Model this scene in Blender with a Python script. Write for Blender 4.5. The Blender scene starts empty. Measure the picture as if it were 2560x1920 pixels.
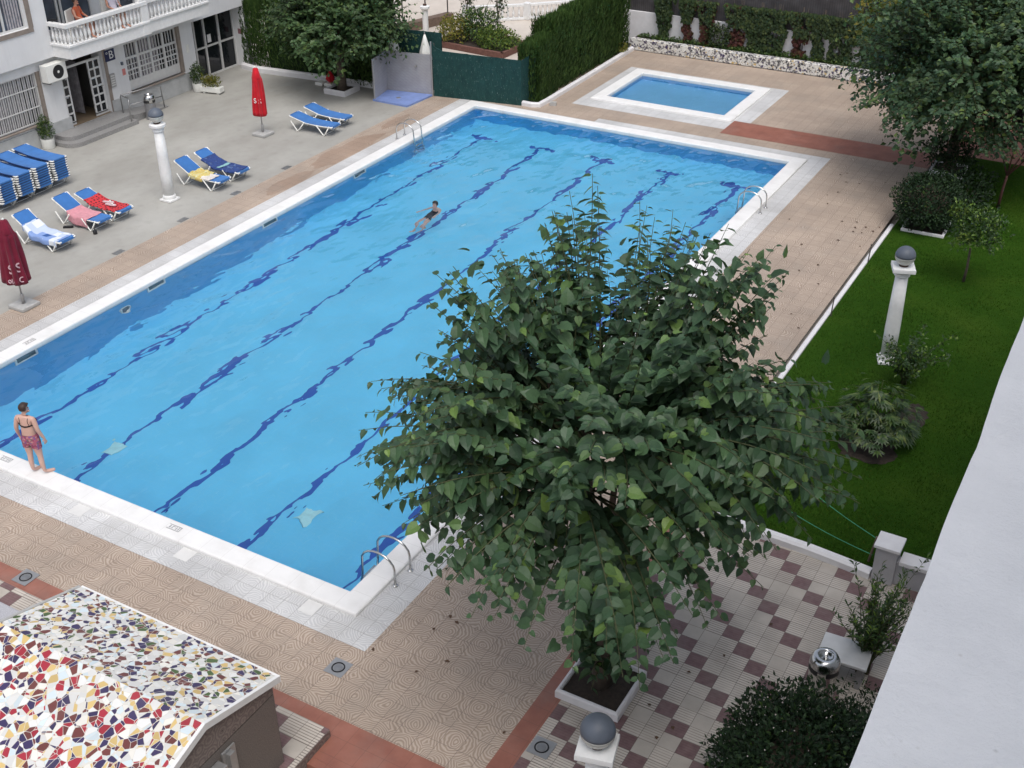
import bpy, bmesh, math, random
from mathutils import Vector, Matrix, noise
from mathutils.bvhtree import BVHTree
PI = math.pi
random.seed(7)
scene = bpy.context.scene
COL = scene.collection
U = random.uniform

# ------------------------------------------------------------------ mesh builder
class MB:
    def __init__(s):
        s.v = []; s.f = []; s.m = []; s.mi = 0
    def face(s, pts):
        n = len(s.v); s.v.extend([tuple(p) for p in pts]); s.f.append(tuple(range(n, n + len(pts)))); s.m.append(s.mi)
    def raw(s, vs, fs):
        n = len(s.v); s.v.extend([tuple(p) for p in vs])
        for f in fs: s.f.append(tuple(n + i for i in f)); s.m.append(s.mi)
    def box(s, x0, x1, y0, y1, z0, z1, bev=0.0, bottom=True):
        if bev <= 0:
            vs = [(x0,y0,z0),(x1,y0,z0),(x1,y1,z0),(x0,y1,z0),(x0,y0,z1),(x1,y0,z1),(x1,y1,z1),(x0,y1,z1)]
            fs = [(4,5,6,7),(0,1,5,4),(1,2,6,5),(2,3,7,6),(3,0,4,7)]
            if bottom: fs.append((3,2,1,0))
            s.raw(vs, fs)
        else:
            b = bev
            def ring(d, z): return [(x0+d,y0+d,z),(x1-d,y0+d,z),(x1-d,y1-d,z),(x0+d,y1-d,z)]
            L = [ring(b,z0), ring(0,z0+b), ring(0,z1-b), ring(b*.3,z1-b*.3), ring(b,z1)]
            vs = sum(L, []); fs = []
            for k in range(4):
                for i in range(4):
                    j = (i+1) % 4; fs.append((4*k+i, 4*k+j, 4*k+4+j, 4*k+4+i))
            fs.append((16,17,18,19)); fs.append((3,2,1,0))
            s.raw(vs, fs)
    def obox(s, M, x0, x1, y0, y1, z0, z1, bev=0.0):
        t = MB(); t.box(x0,x1,y0,y1,z0,z1,bev); s.raw([M @ Vector(p) for p in t.v], t.f)
    def tube(s, pts, r, n=8, cap=True, close=False):
        P = [Vector(p) for p in pts]; k = len(P)
        rs = r if isinstance(r, (list, tuple)) else [r]*k
        base = len(s.v); ref = None
        for i in range(k):
            if close: d = P[(i+1)%k] - P[i-1]
            else: d = P[min(i+1,k-1)] - P[max(i-1,0)]
            if d.length < 1e-9: d = Vector((0,0,1))
            d.normalize()
            if ref is None:
                ref = d.orthogonal().normalized()
            ref = (ref - d*ref.dot(d))
            ref = ref.normalized() if ref.length > 1e-6 else d.orthogonal().normalized()
            w = d.cross(ref)
            for j in range(n):
                a = 2*PI*j/n
                s.v.append(tuple(P[i] + (ref*math.cos(a) + w*math.sin(a))*rs[i]))
        seg = k if close else k-1
        for i in range(seg):
            for j in range(n):
                a = base+i*n+j; b = base+i*n+(j+1)%n; i2 = (i+1)%k
                c = base+i2*n+(j+1)%n; d = base+i2*n+j
                s.f.append((a,b,c,d)); s.m.append(s.mi)
        if cap and not close:
            s.f.append(tuple(base+j for j in reversed(range(n)))); s.m.append(s.mi)
            s.f.append(tuple(base+(k-1)*n+j for j in range(n))); s.m.append(s.mi)
    def lathe(s, prof, n=20, c=(0,0,0), fn=None):
        """prof: list of (r,z)."""
        base = len(s.v)
        for (r, z) in prof:
            for j in range(n):
                a = 2*PI*j/n; rr = r if fn is None else r*fn(a, z)
                s.v.append((c[0]+rr*math.cos(a), c[1]+rr*math.sin(a), c[2]+z))
        for i in range(len(prof)-1):
            for j in range(n):
                a = base+i*n+j; b = base+i*n+(j+1)%n
                s.f.append((a,b,b+n,a+n)); s.m.append(s.mi)
        if prof[0][0] > 1e-4: s.f.append(tuple(base+j for j in reversed(range(n)))); s.m.append(s.mi)
        if prof[-1][0] > 1e-4: s.f.append(tuple(base+(len(prof)-1)*n+j for j in range(n))); s.m.append(s.mi)
    def prism(s, poly, z0, z1):
        n = len(poly); vs = [(p[0],p[1],z0) for p in poly]+[(p[0],p[1],z1) for p in poly]
        fs = [tuple(reversed(range(n))), tuple(range(n,2*n))]
        for i in range(n):
            j = (i+1)%n; fs.append((i,j,n+j,n+i))
        s.raw(vs, fs)
    def ringsweep(s, x0, x1, y0, y1, prof):
        """profile (outward offset, z) swept round a rectangle with mitred corners."""
        k = len(prof); vs = []; fs = []
        for (o, z) in prof: vs += [(x0-o,y0-o,z),(x1+o,y0-o,z),(x1+o,y1+o,z),(x0-o,y1+o,z)]
        for i in range(k-1):
            for j in range(4):
                q = (j+1)%4; fs.append((4*i+q,4*i+j,4*i+4+j,4*i+4+q))
        s.raw(vs, fs)
    def grid(s, nu, nv, fn):
        vs = [fn(i/nu, j/nv) for j in range(nv+1) for i in range(nu+1)]
        fs = [(j*(nu+1)+i, j*(nu+1)+i+1, (j+1)*(nu+1)+i+1, (j+1)*(nu+1)+i) for j in range(nv) for i in range(nu)]
        s.raw(vs, fs)
    def sphere(s, c, r, nu=20, nv=12, sc=(1,1,1)):
        prof = [(max(r*math.sin(PI*i/nv),1e-5), -r*math.cos(PI*i/nv)) for i in range(nv+1)]
        b = len(s.v); s.lathe(prof, nu, (0,0,0))
        for i in range(b, len(s.v)):
            p = s.v[i]; s.v[i] = (c[0]+p[0]*sc[0], c[1]+p[1]*sc[1], c[2]+p[2]*sc[2])
    def build(s, name, mat, parent=None, smooth=False, loc=(0,0,0), rz=0.0):
        me = bpy.data.meshes.new(name); me.from_pydata(s.v, [], s.f)
        mats = mat if isinstance(mat, (list, tuple)) else [mat]
        for m in mats: me.materials.append(m)
        if len(mats) > 1: me.polygons.foreach_set('material_index', s.m)
        if smooth is True: me.polygons.foreach_set('use_smooth', [True]*len(me.polygons))
        elif smooth:
            me.polygons.foreach_set('use_smooth', [True]*len(me.polygons))
        me.update()
        o = bpy.data.objects.new(name, me); COL.objects.link(o)
        o.location = loc; o.rotation_euler = (0,0,rz)
        if smooth == 'auto':
            try: me.set_sharp_from_angle(angle=math.radians(40))
            except Exception: pass
        if parent is not None: o.parent = parent
        return o

def tag(o, label, cat, group=None):
    o['label'] = label; o['category'] = cat
    if group: o['group'] = group
    return o
def thing(name, label, cat, loc=(0,0,0), rz=0.0, group=None):
    o = bpy.data.objects.new(name, None); COL.objects.link(o)
    o.empty_display_size = .2
    o.location = loc; o.rotation_euler = (0,0,rz)
    return tag(o, label, cat, group)
def struct(o): o['kind'] = 'structure'; return o
def stuff(o): o['kind'] = 'stuff'; return o
def dup(root, loc, rz=None, label=None, group=None):
    r = root.copy(); COL.objects.link(r); r.location = loc
    if rz is not None: r.rotation_euler = (0,0,rz)
    if label: r['label'] = label
    if group: r['group'] = group
    for ch in list(root.children):
        c = ch.copy(); COL.objects.link(c); c.parent = r
        for g in ch.children:
            d = g.copy(); COL.objects.link(d); d.parent = c
    return r

# ------------------------------------------------------------------ materials
class NT:
    def __init__(s, name):
        s.mat = bpy.data.materials.new(name); s.mat.use_nodes = True
        s.t = s.mat.node_tree; s.t.nodes.clear()
        s.out = s.t.nodes.new('ShaderNodeOutputMaterial')
        s.tc = None
    def n(s, typ, ins=None, **kw):
        nd = s.t.nodes.new(typ)
        for k, v in kw.items(): setattr(nd, k, v)
        for k, v in (ins or {}).items():
            sk = nd.inputs[k]
            if hasattr(v, 'is_output') or isinstance(v, bpy.types.NodeSocket): s.t.links.new(v, sk)
            else: sk.default_value = v
        return nd
    def co(s, scale=(1,1,1), rot=(0,0,0), loc=(0,0,0), kind='Object'):
        if s.tc is None: s.tc = s.n('ShaderNodeTexCoord')
        m = s.n('ShaderNodeMapping', {'Vector': s.tc.outputs[kind], 'Scale': scale, 'Rotation': rot, 'Location': loc})
        return m.outputs[0]
    def math(s, op, a, b=0.0, c=0.0, clamp=False):
        nd = s.n('ShaderNodeMath', operation=op, use_clamp=clamp)
        for i, v in enumerate((a, b, c)):
            if isinstance(v, bpy.types.NodeSocket): s.t.links.new(v, nd.inputs[i])
            else: nd.inputs[i].default_value = v
        return nd.outputs[0]
    def noise(s, scale, detail=4, rough=.55, vec=None, dist=0.0):
        nd = s.n('ShaderNodeTexNoise', {'Scale': scale, 'Detail': detail, 'Roughness': rough, 'Distortion': dist})
        s.t.links.new(vec if vec is not None else s.co(), nd.inputs['Vector'])
        return nd.outputs[0]
    def voro(s, scale, vec=None, feature='F1', rand=1.0, dim='3D', **kw):
        nd = s.n('ShaderNodeTexVoronoi', {'Scale': scale, 'Randomness': rand}, feature=feature, voronoi_dimensions=dim, **kw)
        s.t.links.new(vec if vec is not None else s.co(), nd.inputs['Vector'])
        return nd
    def ramp(s, fac, stops, interp='LINEAR'):
        nd = s.n('ShaderNodeValToRGB', {'Fac': fac}); cr = nd.color_ramp; cr.interpolation = interp
        while len(cr.elements) < len(stops): cr.elements.new(.5)
        for e, (p, c) in zip(cr.elements, stops):
            e.position = p; e.color = (c[0], c[1], c[2], 1) if not isinstance(c, (int, float)) else (c, c, c, 1)
        return nd.outputs[0]
    def mix(s, fac, a, b, mode='MIX'):
        nd = s.n('ShaderNodeMix', data_type='RGBA', blend_type=mode)
        for k, v in ((0, fac), (6, a), (7, b)):
            if isinstance(v, bpy.types.NodeSocket): s.t.links.new(v, nd.inputs[k])
            elif k == 0: nd.inputs[0].default_value = v
            else: nd.inputs[k].default_value = (v[0], v[1], v[2], 1)
        return nd.outputs[2]
    def rng(s, v, a, b, c, d):
        nd = s.n('ShaderNodeMapRange', {'Value': v, 'From Min': a, 'From Max': b, 'To Min': c, 'To Max': d}); return nd.outputs[0]
    def bump(s, h, strength=.5, dist=.01, normal=None):
        nd = s.n('ShaderNodeBump', {'Height': h, 'Strength': strength, 'Distance': dist})
        if normal is not None: s.t.links.new(normal, nd.inputs['Normal'])
        return nd.outputs[0]
    def bsdf(s, color, rough=.6, metal=0.0, normal=None, spec=.5, **kw):
        b = s.n('ShaderNodeBsdfPrincipled')
        for k, v in (('Base Color', color), ('Roughness', rough), ('Metallic', metal), ('Specular IOR Level', spec)):
            if isinstance(v, bpy.types.NodeSocket): s.t.links.new(v, b.inputs[k])
            elif k == 'Base Color': b.inputs[k].default_value = (v[0], v[1], v[2], 1)
            else: b.inputs[k].default_value = v
        for k, v in kw.items(): b.inputs[k.replace('_', ' ')].default_value = v
        if normal is not None: s.t.links.new(normal, b.inputs['Normal'])
        return b.outputs[0]
    def done(s, sh):
        s.t.links.new(sh, s.out.inputs['Surface']); return s.mat

def plain(name, c, rough=.6, metal=0.0, var=.12, nscale=6.0, bump=0.0, bscale=60.0, spec=.5):
    t = NT(name)
    nz = t.noise(nscale, 5)
    d = tuple(x*(1-var) for x in c); l = tuple(min(1, x*(1+var)) for x in c)
    col = t.ramp(nz, [(.3, d), (.7, l)])
    nrm = None
    if bump: nrm = t.bump(t.noise(bscale, 4), bump, .01)
    return t.done(t.bsdf(col, rough, metal, nrm, spec))

def grime(t, col, amt=.35, scale=1.2, dark=.55):
    g = t.noise(scale, 8, .62)
    f = t.rng(g, .5, .72, 0, amt)
    return t.mix(f, col, tuple([dark*.5, dark*.47, dark*.42]))

def joints(t, px, py, w, offx=0.0, offy=0.0):
    """1 on the joint lines of a rectangular grid, in object metres."""
    sep = t.n('ShaderNodeSeparateXYZ', {'Vector': t.co()})
    out = None
    for ax, per, off in ((0, px, offx), (1, py, offy)):
        if not per: continue
        a = t.math('ADD', sep.outputs[ax], off); a = t.math('DIVIDE', a, per)
        a = t.math('FRACT', a); a = t.math('SUBTRACT', a, .5); a = t.math('ABSOLUTE', a)
        l = t.math('GREATER_THAN', a, .5 - w/per*.5)
        out = l if out is None else t.math('MAXIMUM', out, l)
    return out

def mat_swirl(name, base, dark, light, jcol, tile=.33, offx=0.0, offy=0.0, contrast=1.0):
    t = NT(name)
    # hexagonal lattice of centres with wobbling relief rings round each
    wob = t.n('ShaderNodeTexNoise', {'Scale': 3.2, 'Detail': 2.0}); t.t.links.new(t.co(), wob.inputs['Vector'])
    vec = t.n('ShaderNodeVectorMath', operation='MULTIPLY_ADD')
    t.t.links.new(wob.outputs['Color'], vec.inputs[0]); vec.inputs[1].default_value = (.22,.22,0); t.t.links.new(t.co(scale=(1,1.0,0)), vec.inputs[2])
    v = t.voro(1.62, vec.outputs[0], 'F1', .25, '2D')
    ring = t.math('SINE', t.math('MULTIPLY', v.outputs['Distance'], 86.0))
    ring = t.rng(ring, -.75, .75, 0, 1)
    big = t.noise(.55, 6); fine = t.noise(14, 4)
    j0 = joints(t, tile, tile, .009, offx, offy)
    cell = t.n('ShaderNodeTexWhiteNoise', noise_dimensions='2D')
    sn = t.n('ShaderNodeVectorMath', operation='SNAP'); t.t.links.new(t.co(loc=(offx,offy,0)), sn.inputs[0]); sn.inputs[1].default_value = (tile,tile,1)
    t.t.links.new(sn.outputs[0], cell.inputs['Vector'])
    col = t.mix(ring, dark, light)
    col = t.mix(1-.75*contrast if contrast < 1 else .25, col, base)
    tone = t.rng(cell.outputs[0], 0, 1, .955, 1.04)
    hs = t.n('ShaderNodeHueSaturation', {'Color': col, 'Value': tone}); col = hs.outputs[0]
    bigv = t.rng(big, .3, .7, .84, 1.12); hs = t.n('ShaderNodeHueSaturation', {'Color': col, 'Value': bigv}); col = hs.outputs[0]
    col = t.mix(t.rng(fine, .55, .8, 0, .35), col, dark)
    col = grime(t, col, .28, .9)
    col = t.mix(t.math('MULTIPLY', j0, .75), col, jcol)
    h = t.math('SUBTRACT', ring, t.math('MULTIPLY', j0, 1.5))
    return t.done(t.bsdf(col, .62, 0, t.bump(h, .35, .004), .35))

M = {}
M['tan'] = mat_swirl('tan_relief_tile', (.415,.33,.262), (.285,.215,.165), (.50,.415,.345), (.185,.145,.12), .33, -.09, .09)
M['pale'] = mat_swirl('pale_relief_tile', (.56,.56,.56), (.46,.46,.47), (.66,.66,.65), (.30,.29,.28), .33, -.09, .09, .8)

def mat_red():
    t = NT('terracotta_tile'); j = joints(t, .33, .33, .006, .09, .09)
    col = t.ramp(t.noise(2.2, 7), [(.25,(.23,.085,.06)),(.5,(.29,.115,.08)),(.75,(.35,.15,.11))])
    col = grime(t, col, .25, 1.4, .4)
    col = t.mix(t.math('MULTIPLY', j, .7), col, (.15,.07,.05))
    return t.done(t.bsdf(col, .5, 0, t.bump(t.math('SUBTRACT', t.noise(40,3), j), .2, .003)))
M['red'] = mat_red()

def mat_checker():
    t = NT('grooved_checker_tile'); c = .29
    ox, oy = -(16.98-.145), -(.46-.145)
    sep = t.n('ShaderNodeSeparateXYZ', {'Vector': t.co()})
    def idx(ax, off): return t.math('FLOOR', t.math('DIVIDE', t.math('ADD', sep.outputs[ax], off), c))
    ix = idx(0, ox); iy = idx(1, oy)
    s4 = t.math('ADD', ix, iy); s4 = t.math('FLOORED_MODULO', t.math('ADD', s4, .25), 4.0)
    mar = t.math('LESS_THAN', s4, .9)
    j = joints(t, c, c, .007, ox, oy)
    wn = t.n('ShaderNodeTexWhiteNoise', noise_dimensions='2D')
    cb = t.n('ShaderNodeCombineXYZ', {'X': ix, 'Y': iy}); t.t.links.new(cb.outputs[0], wn.inputs['Vector'])
    gy = t.math('FRACT', t.math('DIVIDE', t.math('ADD', sep.outputs[1], oy), c/6))
    groove = t.math('LESS_THAN', gy, .3)
    grooved = t.math('GREATER_THAN', wn.outputs[0], .22)
    cream = t.ramp(t.noise(1.7, 7), [(.3,(.43,.385,.335)),(.7,(.56,.51,.45))])
    tone = t.rng(wn.outputs[0], 0, 1, .88, 1.1); hs = t.n('ShaderNodeHueSaturation', {'Color': cream, 'Value': tone}); cream = hs.outputs[0]
    gm = t.math('MULTIPLY', t.math('MULTIPLY', groove, grooved), t.rng(t.noise(1.1,4), .35,.65,.25,.85))
    cream = t.mix(gm, cream, (.13,.105,.09))
    maroon = t.ramp(t.noise(9, 5), [(.3,(.145,.085,.086)),(.7,(.205,.13,.13))])
    maroon = t.mix(t.math('MULTIPLY', groove, .22), maroon, (.08,.04,.04))
    col = t.mix(mar, cream, maroon)
    col = grime(t, col, .3, 1.0, .4)
    col = t.mix(t.math('MULTIPLY', j, .8), col, (.10,.085,.075))
    h = t.math('SUBTRACT', t.math('MULTIPLY', groove, -.6), j)
    return t.done(t.bsdf(col, .6, 0, t.bump(h, .4, .004), .35))
M['checker'] = mat_checker()

def mat_concrete(name, c0, c1, c2, streak=True):
    t = NT(name)
    col = t.ramp(t.noise(.45, 9, .6, t.co(scale=(1,.55,1), rot=(0,0,.45))), [(.3,c0),(.5,c1),(.72,c2)])
    f2 = t.noise(3.5, 8, .65); col = t.mix(t.rng(f2,.5,.75,0,.35), col, c0)
    f3 = t.noise(55, 3); col = t.mix(t.rng(f3,.55,.8,0,.25), col, tuple(x*.6 for x in c0))
    sp = t.voro(1.1, t.co(scale=(1,1,0)), 'F1', 1.0, '2D')
    d = t.rng(sp.outputs['Distance'], .03, .16, .22, 0)
    col = t.mix(t.math('MULTIPLY', d, t.noise(9,4), clamp=True), col, tuple(x*.45 for x in c0))
    return t.done(t.bsdf(col, .75, 0, t.bump(t.noise(30,6), .25, .004), .3))
M['terrace'] = mat_concrete('washed_concrete', (.28,.27,.245), (.355,.347,.32), (.435,.428,.40))
M['plaza'] = mat_concrete('plaza_paving', (.44,.39,.34), (.55,.49,.43), (.62,.57,.51))
M['asphalt'] = mat_concrete('ground_paving', (.30,.28,.25), (.38,.36,.33), (.45,.43,.40))

def mat_plaster(name, c, bumpn=.35, sc=24.0, dirt=.25):
    t = NT(name)
    col = t.ramp(t.noise(1.3, 7), [(.3,tuple(x*.9 for x in c)),(.7,c)])
    sz = t.co(scale=(2.2,2.2,.25)); st = t.noise(1.6, 7, .6, sz)
    col = t.mix(t.rng(st,.5,.8,0,dirt), col, tuple(x*.62 for x in c))
    return t.done(t.bsdf(col, .8, 0, t.bump(t.noise(sc, 6, .6), bumpn, .006), .25))
M['wall'] = mat_plaster('white_wall_plaster', (.76,.765,.77), .25, 30)
M['white'] = plain('white_paint', (.76,.76,.75), .45, 0, .06, 8, .08, 60)
def mat_coping():
    t = NT('white_coping_stone'); j = joints(t, .5, .5, .006, -.02, .03)
    col = t.ramp(t.noise(2.2,6), [(.3,(.74,.735,.725)),(.7,(.81,.805,.795))]); col = grime(t, col, .22, 1.7, .9)
    col = t.mix(t.math('MULTIPLY', j, .45), col, (.42,.40,.37))
    sc = t.noise(24,6,.7); col = t.mix(t.rng(sc,.6,.8,0,.3), col, (.55,.53,.50))
    return t.done(t.bsdf(col, .55, 0, t.bump(t.math('SUBTRACT', t.noise(35,4), j), .2, .003)))
M['coping'] = mat_coping()
M['plinth'] = plain('grey_plinth_render', (.42,.43,.43), .7, 0, .14, 3, .2, 50)
M['greystone'] = plain('grey_stone', (.26,.26,.27), .45, 0, .16, 5, .1, 40)
M['granite'] = plain('granite_step', (.27,.265,.26), .4, 0, .2, 30, .06, 60)
M['brownjamb'] = plain('brown_stone_jamb', (.25,.21,.18), .6, 0, .15, 5)

def mat_parapet():
    t = NT('rough_white_plaster')
    n1 = t.noise(75, 8, .7); n2 = t.noise(9, 6, .6)
    col = t.ramp(n2, [(.25,(.52,.535,.565)),(.75,(.60,.615,.645))])
    col = t.mix(t.rng(n1,.6,.8,0,.3), col, (.38,.38,.40))
    v = t.voro(48, None, 'F1', 1.0); spot = t.rng(v.outputs['Distance'], .03, .11, .45, 0)
    col = t.mix(t.math('MULTIPLY', spot, t.rng(t.noise(14,3),.52,.66,0,1)), col, (.27,.265,.27))
    h = t.math('ADD', n1, t.math('MULTIPLY', n2, 1.2))
    return t.done(t.bsdf(col, .85, 0, t.bump(h, .6, .004), .2))
M['parapet'] = mat_parapet()

def mat_mosaic(name, stops, scale, grout=(.66,.64,.58), gw=.018):
    t = NT(name)
    w = t.n('ShaderNodeTexNoise', {'Scale': 1.4, 'Detail': 1.0}); t.t.links.new(t.co(), w.inputs['Vector'])
    vm = t.n('ShaderNodeVectorMath', operation='MULTIPLY_ADD'); t.t.links.new(w.outputs['Color'], vm.inputs[0]); vm.inputs[1].default_value = (.08,.08,.08); t.t.links.new(t.co(), vm.inputs[2])
    v = t.voro(scale*.55, vm.outputs[0], 'F1', 1.0); e = t.voro(scale*.55, vm.outputs[0], 'DISTANCE_TO_EDGE', 1.0)
    v2 = t.voro(scale*.55, t.co(rot=(.3,.2,.9), loc=(3.3,1.7,.4)), 'F1', 1.0); e2 = t.voro(scale*.55, t.co(rot=(.3,.2,.9), loc=(3.3,1.7,.4)), 'DISTANCE_TO_EDGE', 1.0)
    ad = t.n('ShaderNodeVectorMath', {0: v.outputs['Color'], 1: v2.outputs['Color']}, operation='ADD')
    wn = t.n('ShaderNodeTexWhiteNoise', {'Vector': ad.outputs[0]}, noise_dimensions='3D')
    sp = t.n('ShaderNodeSeparateColor', {'Color': wn.outputs['Color']})
    col = t.ramp(sp.outputs[0], stops, 'CONSTANT')
    tone = t.rng(sp.outputs[1], 0, 1, .85, 1.1); hs = t.n('ShaderNodeHueSaturation', {'Color': col, 'Value': tone}); col = hs.outputs[0]
    g = t.math('LESS_THAN', t.math('MINIMUM', e.outputs['Distance'], e2.outputs['Distance']), gw)
    col = t.mix(g, col, grout)
    col = grime(t, col, .10, 1.6)
    rough = t.mix(g, (.38,.38,.38), (.8,.8,.8))
    return t.done(t.bsdf(col, rough, 0, t.bump(t.math('MULTIPLY', g, -1.0), .4, .004)))
W1=(.70,.70,.68); W2=(.75,.73,.67); YE=(.62,.45,.18); NA=(.045,.032,.10); MA=(.155,.045,.04); RE=(.36,.028,.045); GR=(.07,.12,.035); LB=(.60,.69,.73)
M['mosaic_red'] = mat_mosaic('ceramic_shards_red_mix', [(0,W1),(.19,LB),(.32,W2),(.42,YE),(.55,NA),(.70,RE),(.83,MA),(.955,W1)], 12.5)
M['mosaic_green'] = mat_mosaic('ceramic_shards_green_mix', [(0,W1),(.26,LB),(.34,W2),(.44,YE),(.53,NA),(.69,MA),(.83,GR),(.92,W1)], 15.5)
M['mosaic_wall'] = mat_mosaic('ceramic_shards_low_wall', [(0,W1),(.30,W2),(.42,(.05,.05,.06)),(.62,(.16,.16,.17)),(.73,YE),(.76,W1),(.86,NA)], 18)
def mat_brownstone():
    t = NT('patterned_brown_tile')
    v = t.voro(5.2, t.co(scale=(1,1,1)), 'F1', .35)
    r = t.math('SINE', t.math('MULTIPLY', v.outputs['Distance'], 26.0))
    col = t.mix(t.rng(r,-1,1,0,1), (.165,.135,.125), (.265,.22,.20))
    dot = t.math('LESS_THAN', v.outputs['Distance'], .09); col = t.mix(dot, col, (.03,.02,.02))
    col = t.mix(t.rng(t.noise(60,4),.45,.7,0,.5), col, (.07,.06,.055))
    return t.done(t.bsdf(col, .5, 0, t.bump(t.noise(60,4), .2, .003)))
M['brownstone'] = mat_brownstone()
def mat_speckle(name, a, b, sc=70):
    t = NT(name); col = t.ramp(t.noise(sc,6,.7), [(.35,a),(.65,b)])
    return t.done(t.bsdf(col, .5, 0, t.bump(t.noise(sc,4), .15, .003)))
M['darkstone'] = mat_speckle('dark_speckled_granite', (.085,.082,.072), (.23,.195,.18))
M['terrazzo'] = mat_speckle('pale_terrazzo', (.30,.30,.32), (.50,.50,.53), 60)

def mat_leaf(name, stops, trans=.3, rough=.5, spec=.35, patch=1.0):
    t = NT(name)
    g = t.n('ShaderNodeNewGeometry')
    col = t.ramp(g.outputs['Random Per Island'], stops)
    pn = t.noise(patch, 3); hs = t.n('ShaderNodeHueSaturation', {'Color': col, 'Value': t.rng(pn,.3,.7,.75,1.25)}); col = hs.outputs[0]
    vein = t.noise(45, 3); hs = t.n('ShaderNodeHueSaturation', {'Color': col, 'Value': t.rng(vein,.3,.7,.88,1.12)}); col = hs.outputs[0]
    a = t.bsdf(col, rough, 0, None, spec)
    tr = t.n('ShaderNodeBsdfTranslucent', {'Color': t.mix(.5, col, (.10,.18,.02))})
    mx = t.n('ShaderNodeMixShader', {0: trans}); t.t.links.new(a, mx.inputs[1]); t.t.links.new(tr.outputs[0], mx.inputs[2])
    return t.done(mx.outputs[0])
M['leaf_big'] = mat_leaf('mulberry_leaf', [(0,(.034,.072,.038)),(.45,(.048,.098,.048)),(.78,(.064,.124,.054)),(.95,(.090,.16,.052)),(1,(.16,.26,.05))], .22, .45, .35, 1.1)
M['leaf_back'] = mat_leaf('back_tree_leaf', [(0,(.034,.070,.026)),(.5,(.050,.10,.036)),(.85,(.072,.128,.042)),(1,(.11,.165,.045))], .2, .5, .4, .7)
M['leaf_lawn'] = mat_leaf('lawn_tree_leaf', [(0,(.028,.064,.032)),(.5,(.046,.096,.044)),(.85,(.070,.125,.046)),(.97,(.10,.155,.04)),(1,(.13,.18,.04))], .18, .5, .4, .6)
M['leaf_cypress'] = mat_leaf('cypress_spray', [(0,(.022,.050,.012)),(.6,(.044,.090,.020)),(1,(.08,.135,.032))], .1, .7, .2, 1.6)
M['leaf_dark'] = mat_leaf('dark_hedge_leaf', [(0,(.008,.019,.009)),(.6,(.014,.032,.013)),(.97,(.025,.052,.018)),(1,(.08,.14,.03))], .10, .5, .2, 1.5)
M['leaf_bright'] = mat_leaf('bright_shrub_leaf', [(0,(.05,.10,.02)),(.5,(.09,.15,.03)),(1,(.20,.25,.04))], .3, .5, .3, 2)
M['leaf_yellow'] = mat_leaf('yellow_shrub_leaf', [(0,(.09,.11,.02)),(.5,(.17,.17,.03)),(1,(.30,.24,.05))], .3, .5, .3, 2)
M['leaf_citrus'] = mat_leaf('citrus_leaf', [(0,(.022,.055,.015)),(.6,(.035,.075,.02)),(.85,(.08,.15,.02)),(1,(.17,.26,.03))], .2, .4, .45, 3)
M['leaf_fatsia'] = mat_leaf('lobed_shrub_leaf', [(0,(.018,.045,.012)),(.5,(.034,.074,.017)),(.85,(.075,.125,.025)),(1,(.15,.19,.04))], .2, .4, .45, 3)
M['leaf_creeper'] = mat_leaf('creeper_leaf_green', [(0,(.015,.032,.012)),(.6,(.03,.055,.016)),(1,(.06,.08,.02))], .12, .6, .3, 1)
M['leaf_creeper_red'] = mat_leaf('creeper_leaf_red', [(0,(.045,.014,.012)),(.6,(.08,.022,.016)),(1,(.05,.05,.015))], .12, .6, .3, 1)
M['petal'] = plain('pale_flower', (.62,.55,.52), .6)
M['bark'] = plain('bark', (.085,.065,.048), .85, 0, .35, 9, .5, 30)
M['twig'] = plain('green_twig', (.075,.085,.035), .7, 0, .2, 9)
M['soil'] = plain('soil', (.030,.021,.015), .9, 0, .4, 14, .6, 40)
def mat_lawn():
    t = NT('lawn_turf')
    a = t.noise(.5, 7, .6); b = t.noise(9, 6, .7); c = t.noise(70, 3, .6)
    col = t.ramp(a, [(.28,(.017,.055,.004)),(.5,(.027,.075,.006)),(.72,(.048,.096,.010))])
    col = t.mix(t.rng(b,.45,.75,0,.6), col, (.013,.044,.004))
    col = t.mix(t.rng(c,.5,.75,0,.6), col, (.062,.115,.014))
    return t.done(t.bsdf(col, .8, 0, t.bump(t.math('ADD', b, c), .9, .03), .05))
M['lawn'] = mat_lawn()
M['grass'] = mat_leaf('grass_blade', [(0,(.018,.057,.005)),(.6,(.032,.084,.008)),(1,(.085,.125,.02))], .25, .7, .08, .8)

def mat_netting():
    t = NT('dark_green_screen')
    sz = t.noise(7, 6, .7, t.co(scale=(6,6,.7)))
    col = t.ramp(sz, [(.3,(.010,.042,.040)),(.6,(.018,.062,.058)),(.8,(.04,.11,.10))])
    s3 = t.noise(5, 5, .7, t.co(scale=(1,1,.5))); col = t.mix(t.rng(s3,.45,.7,0,.6), col, (.008,.030,.032))
    s2 = t.noise(9, 4, .6, t.co(scale=(4,4,1.2))); col = t.mix(t.rng(s2,.63,.70,0,.7), col, (.22,.30,.27))
    return t.done(t.bsdf(col, .75, 0, t.bump(sz, .6, .02), .2))
M['net'] = mat_netting()
def mat_mesh_screen():
    t = NT('dark_mesh_screen')
    j = joints(t, .09, 0, .02)
    col = t.ramp(t.noise(2.5,6), [(.3,(.045,.042,.044)),(.7,(.085,.08,.082))]); col = t.mix(t.math('MULTIPLY',j,.4), col, (.02,.02,.02))
    return t.done(t.bsdf(col, .8, 0, None, .2))
M['screen'] = mat_mesh_screen()

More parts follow.
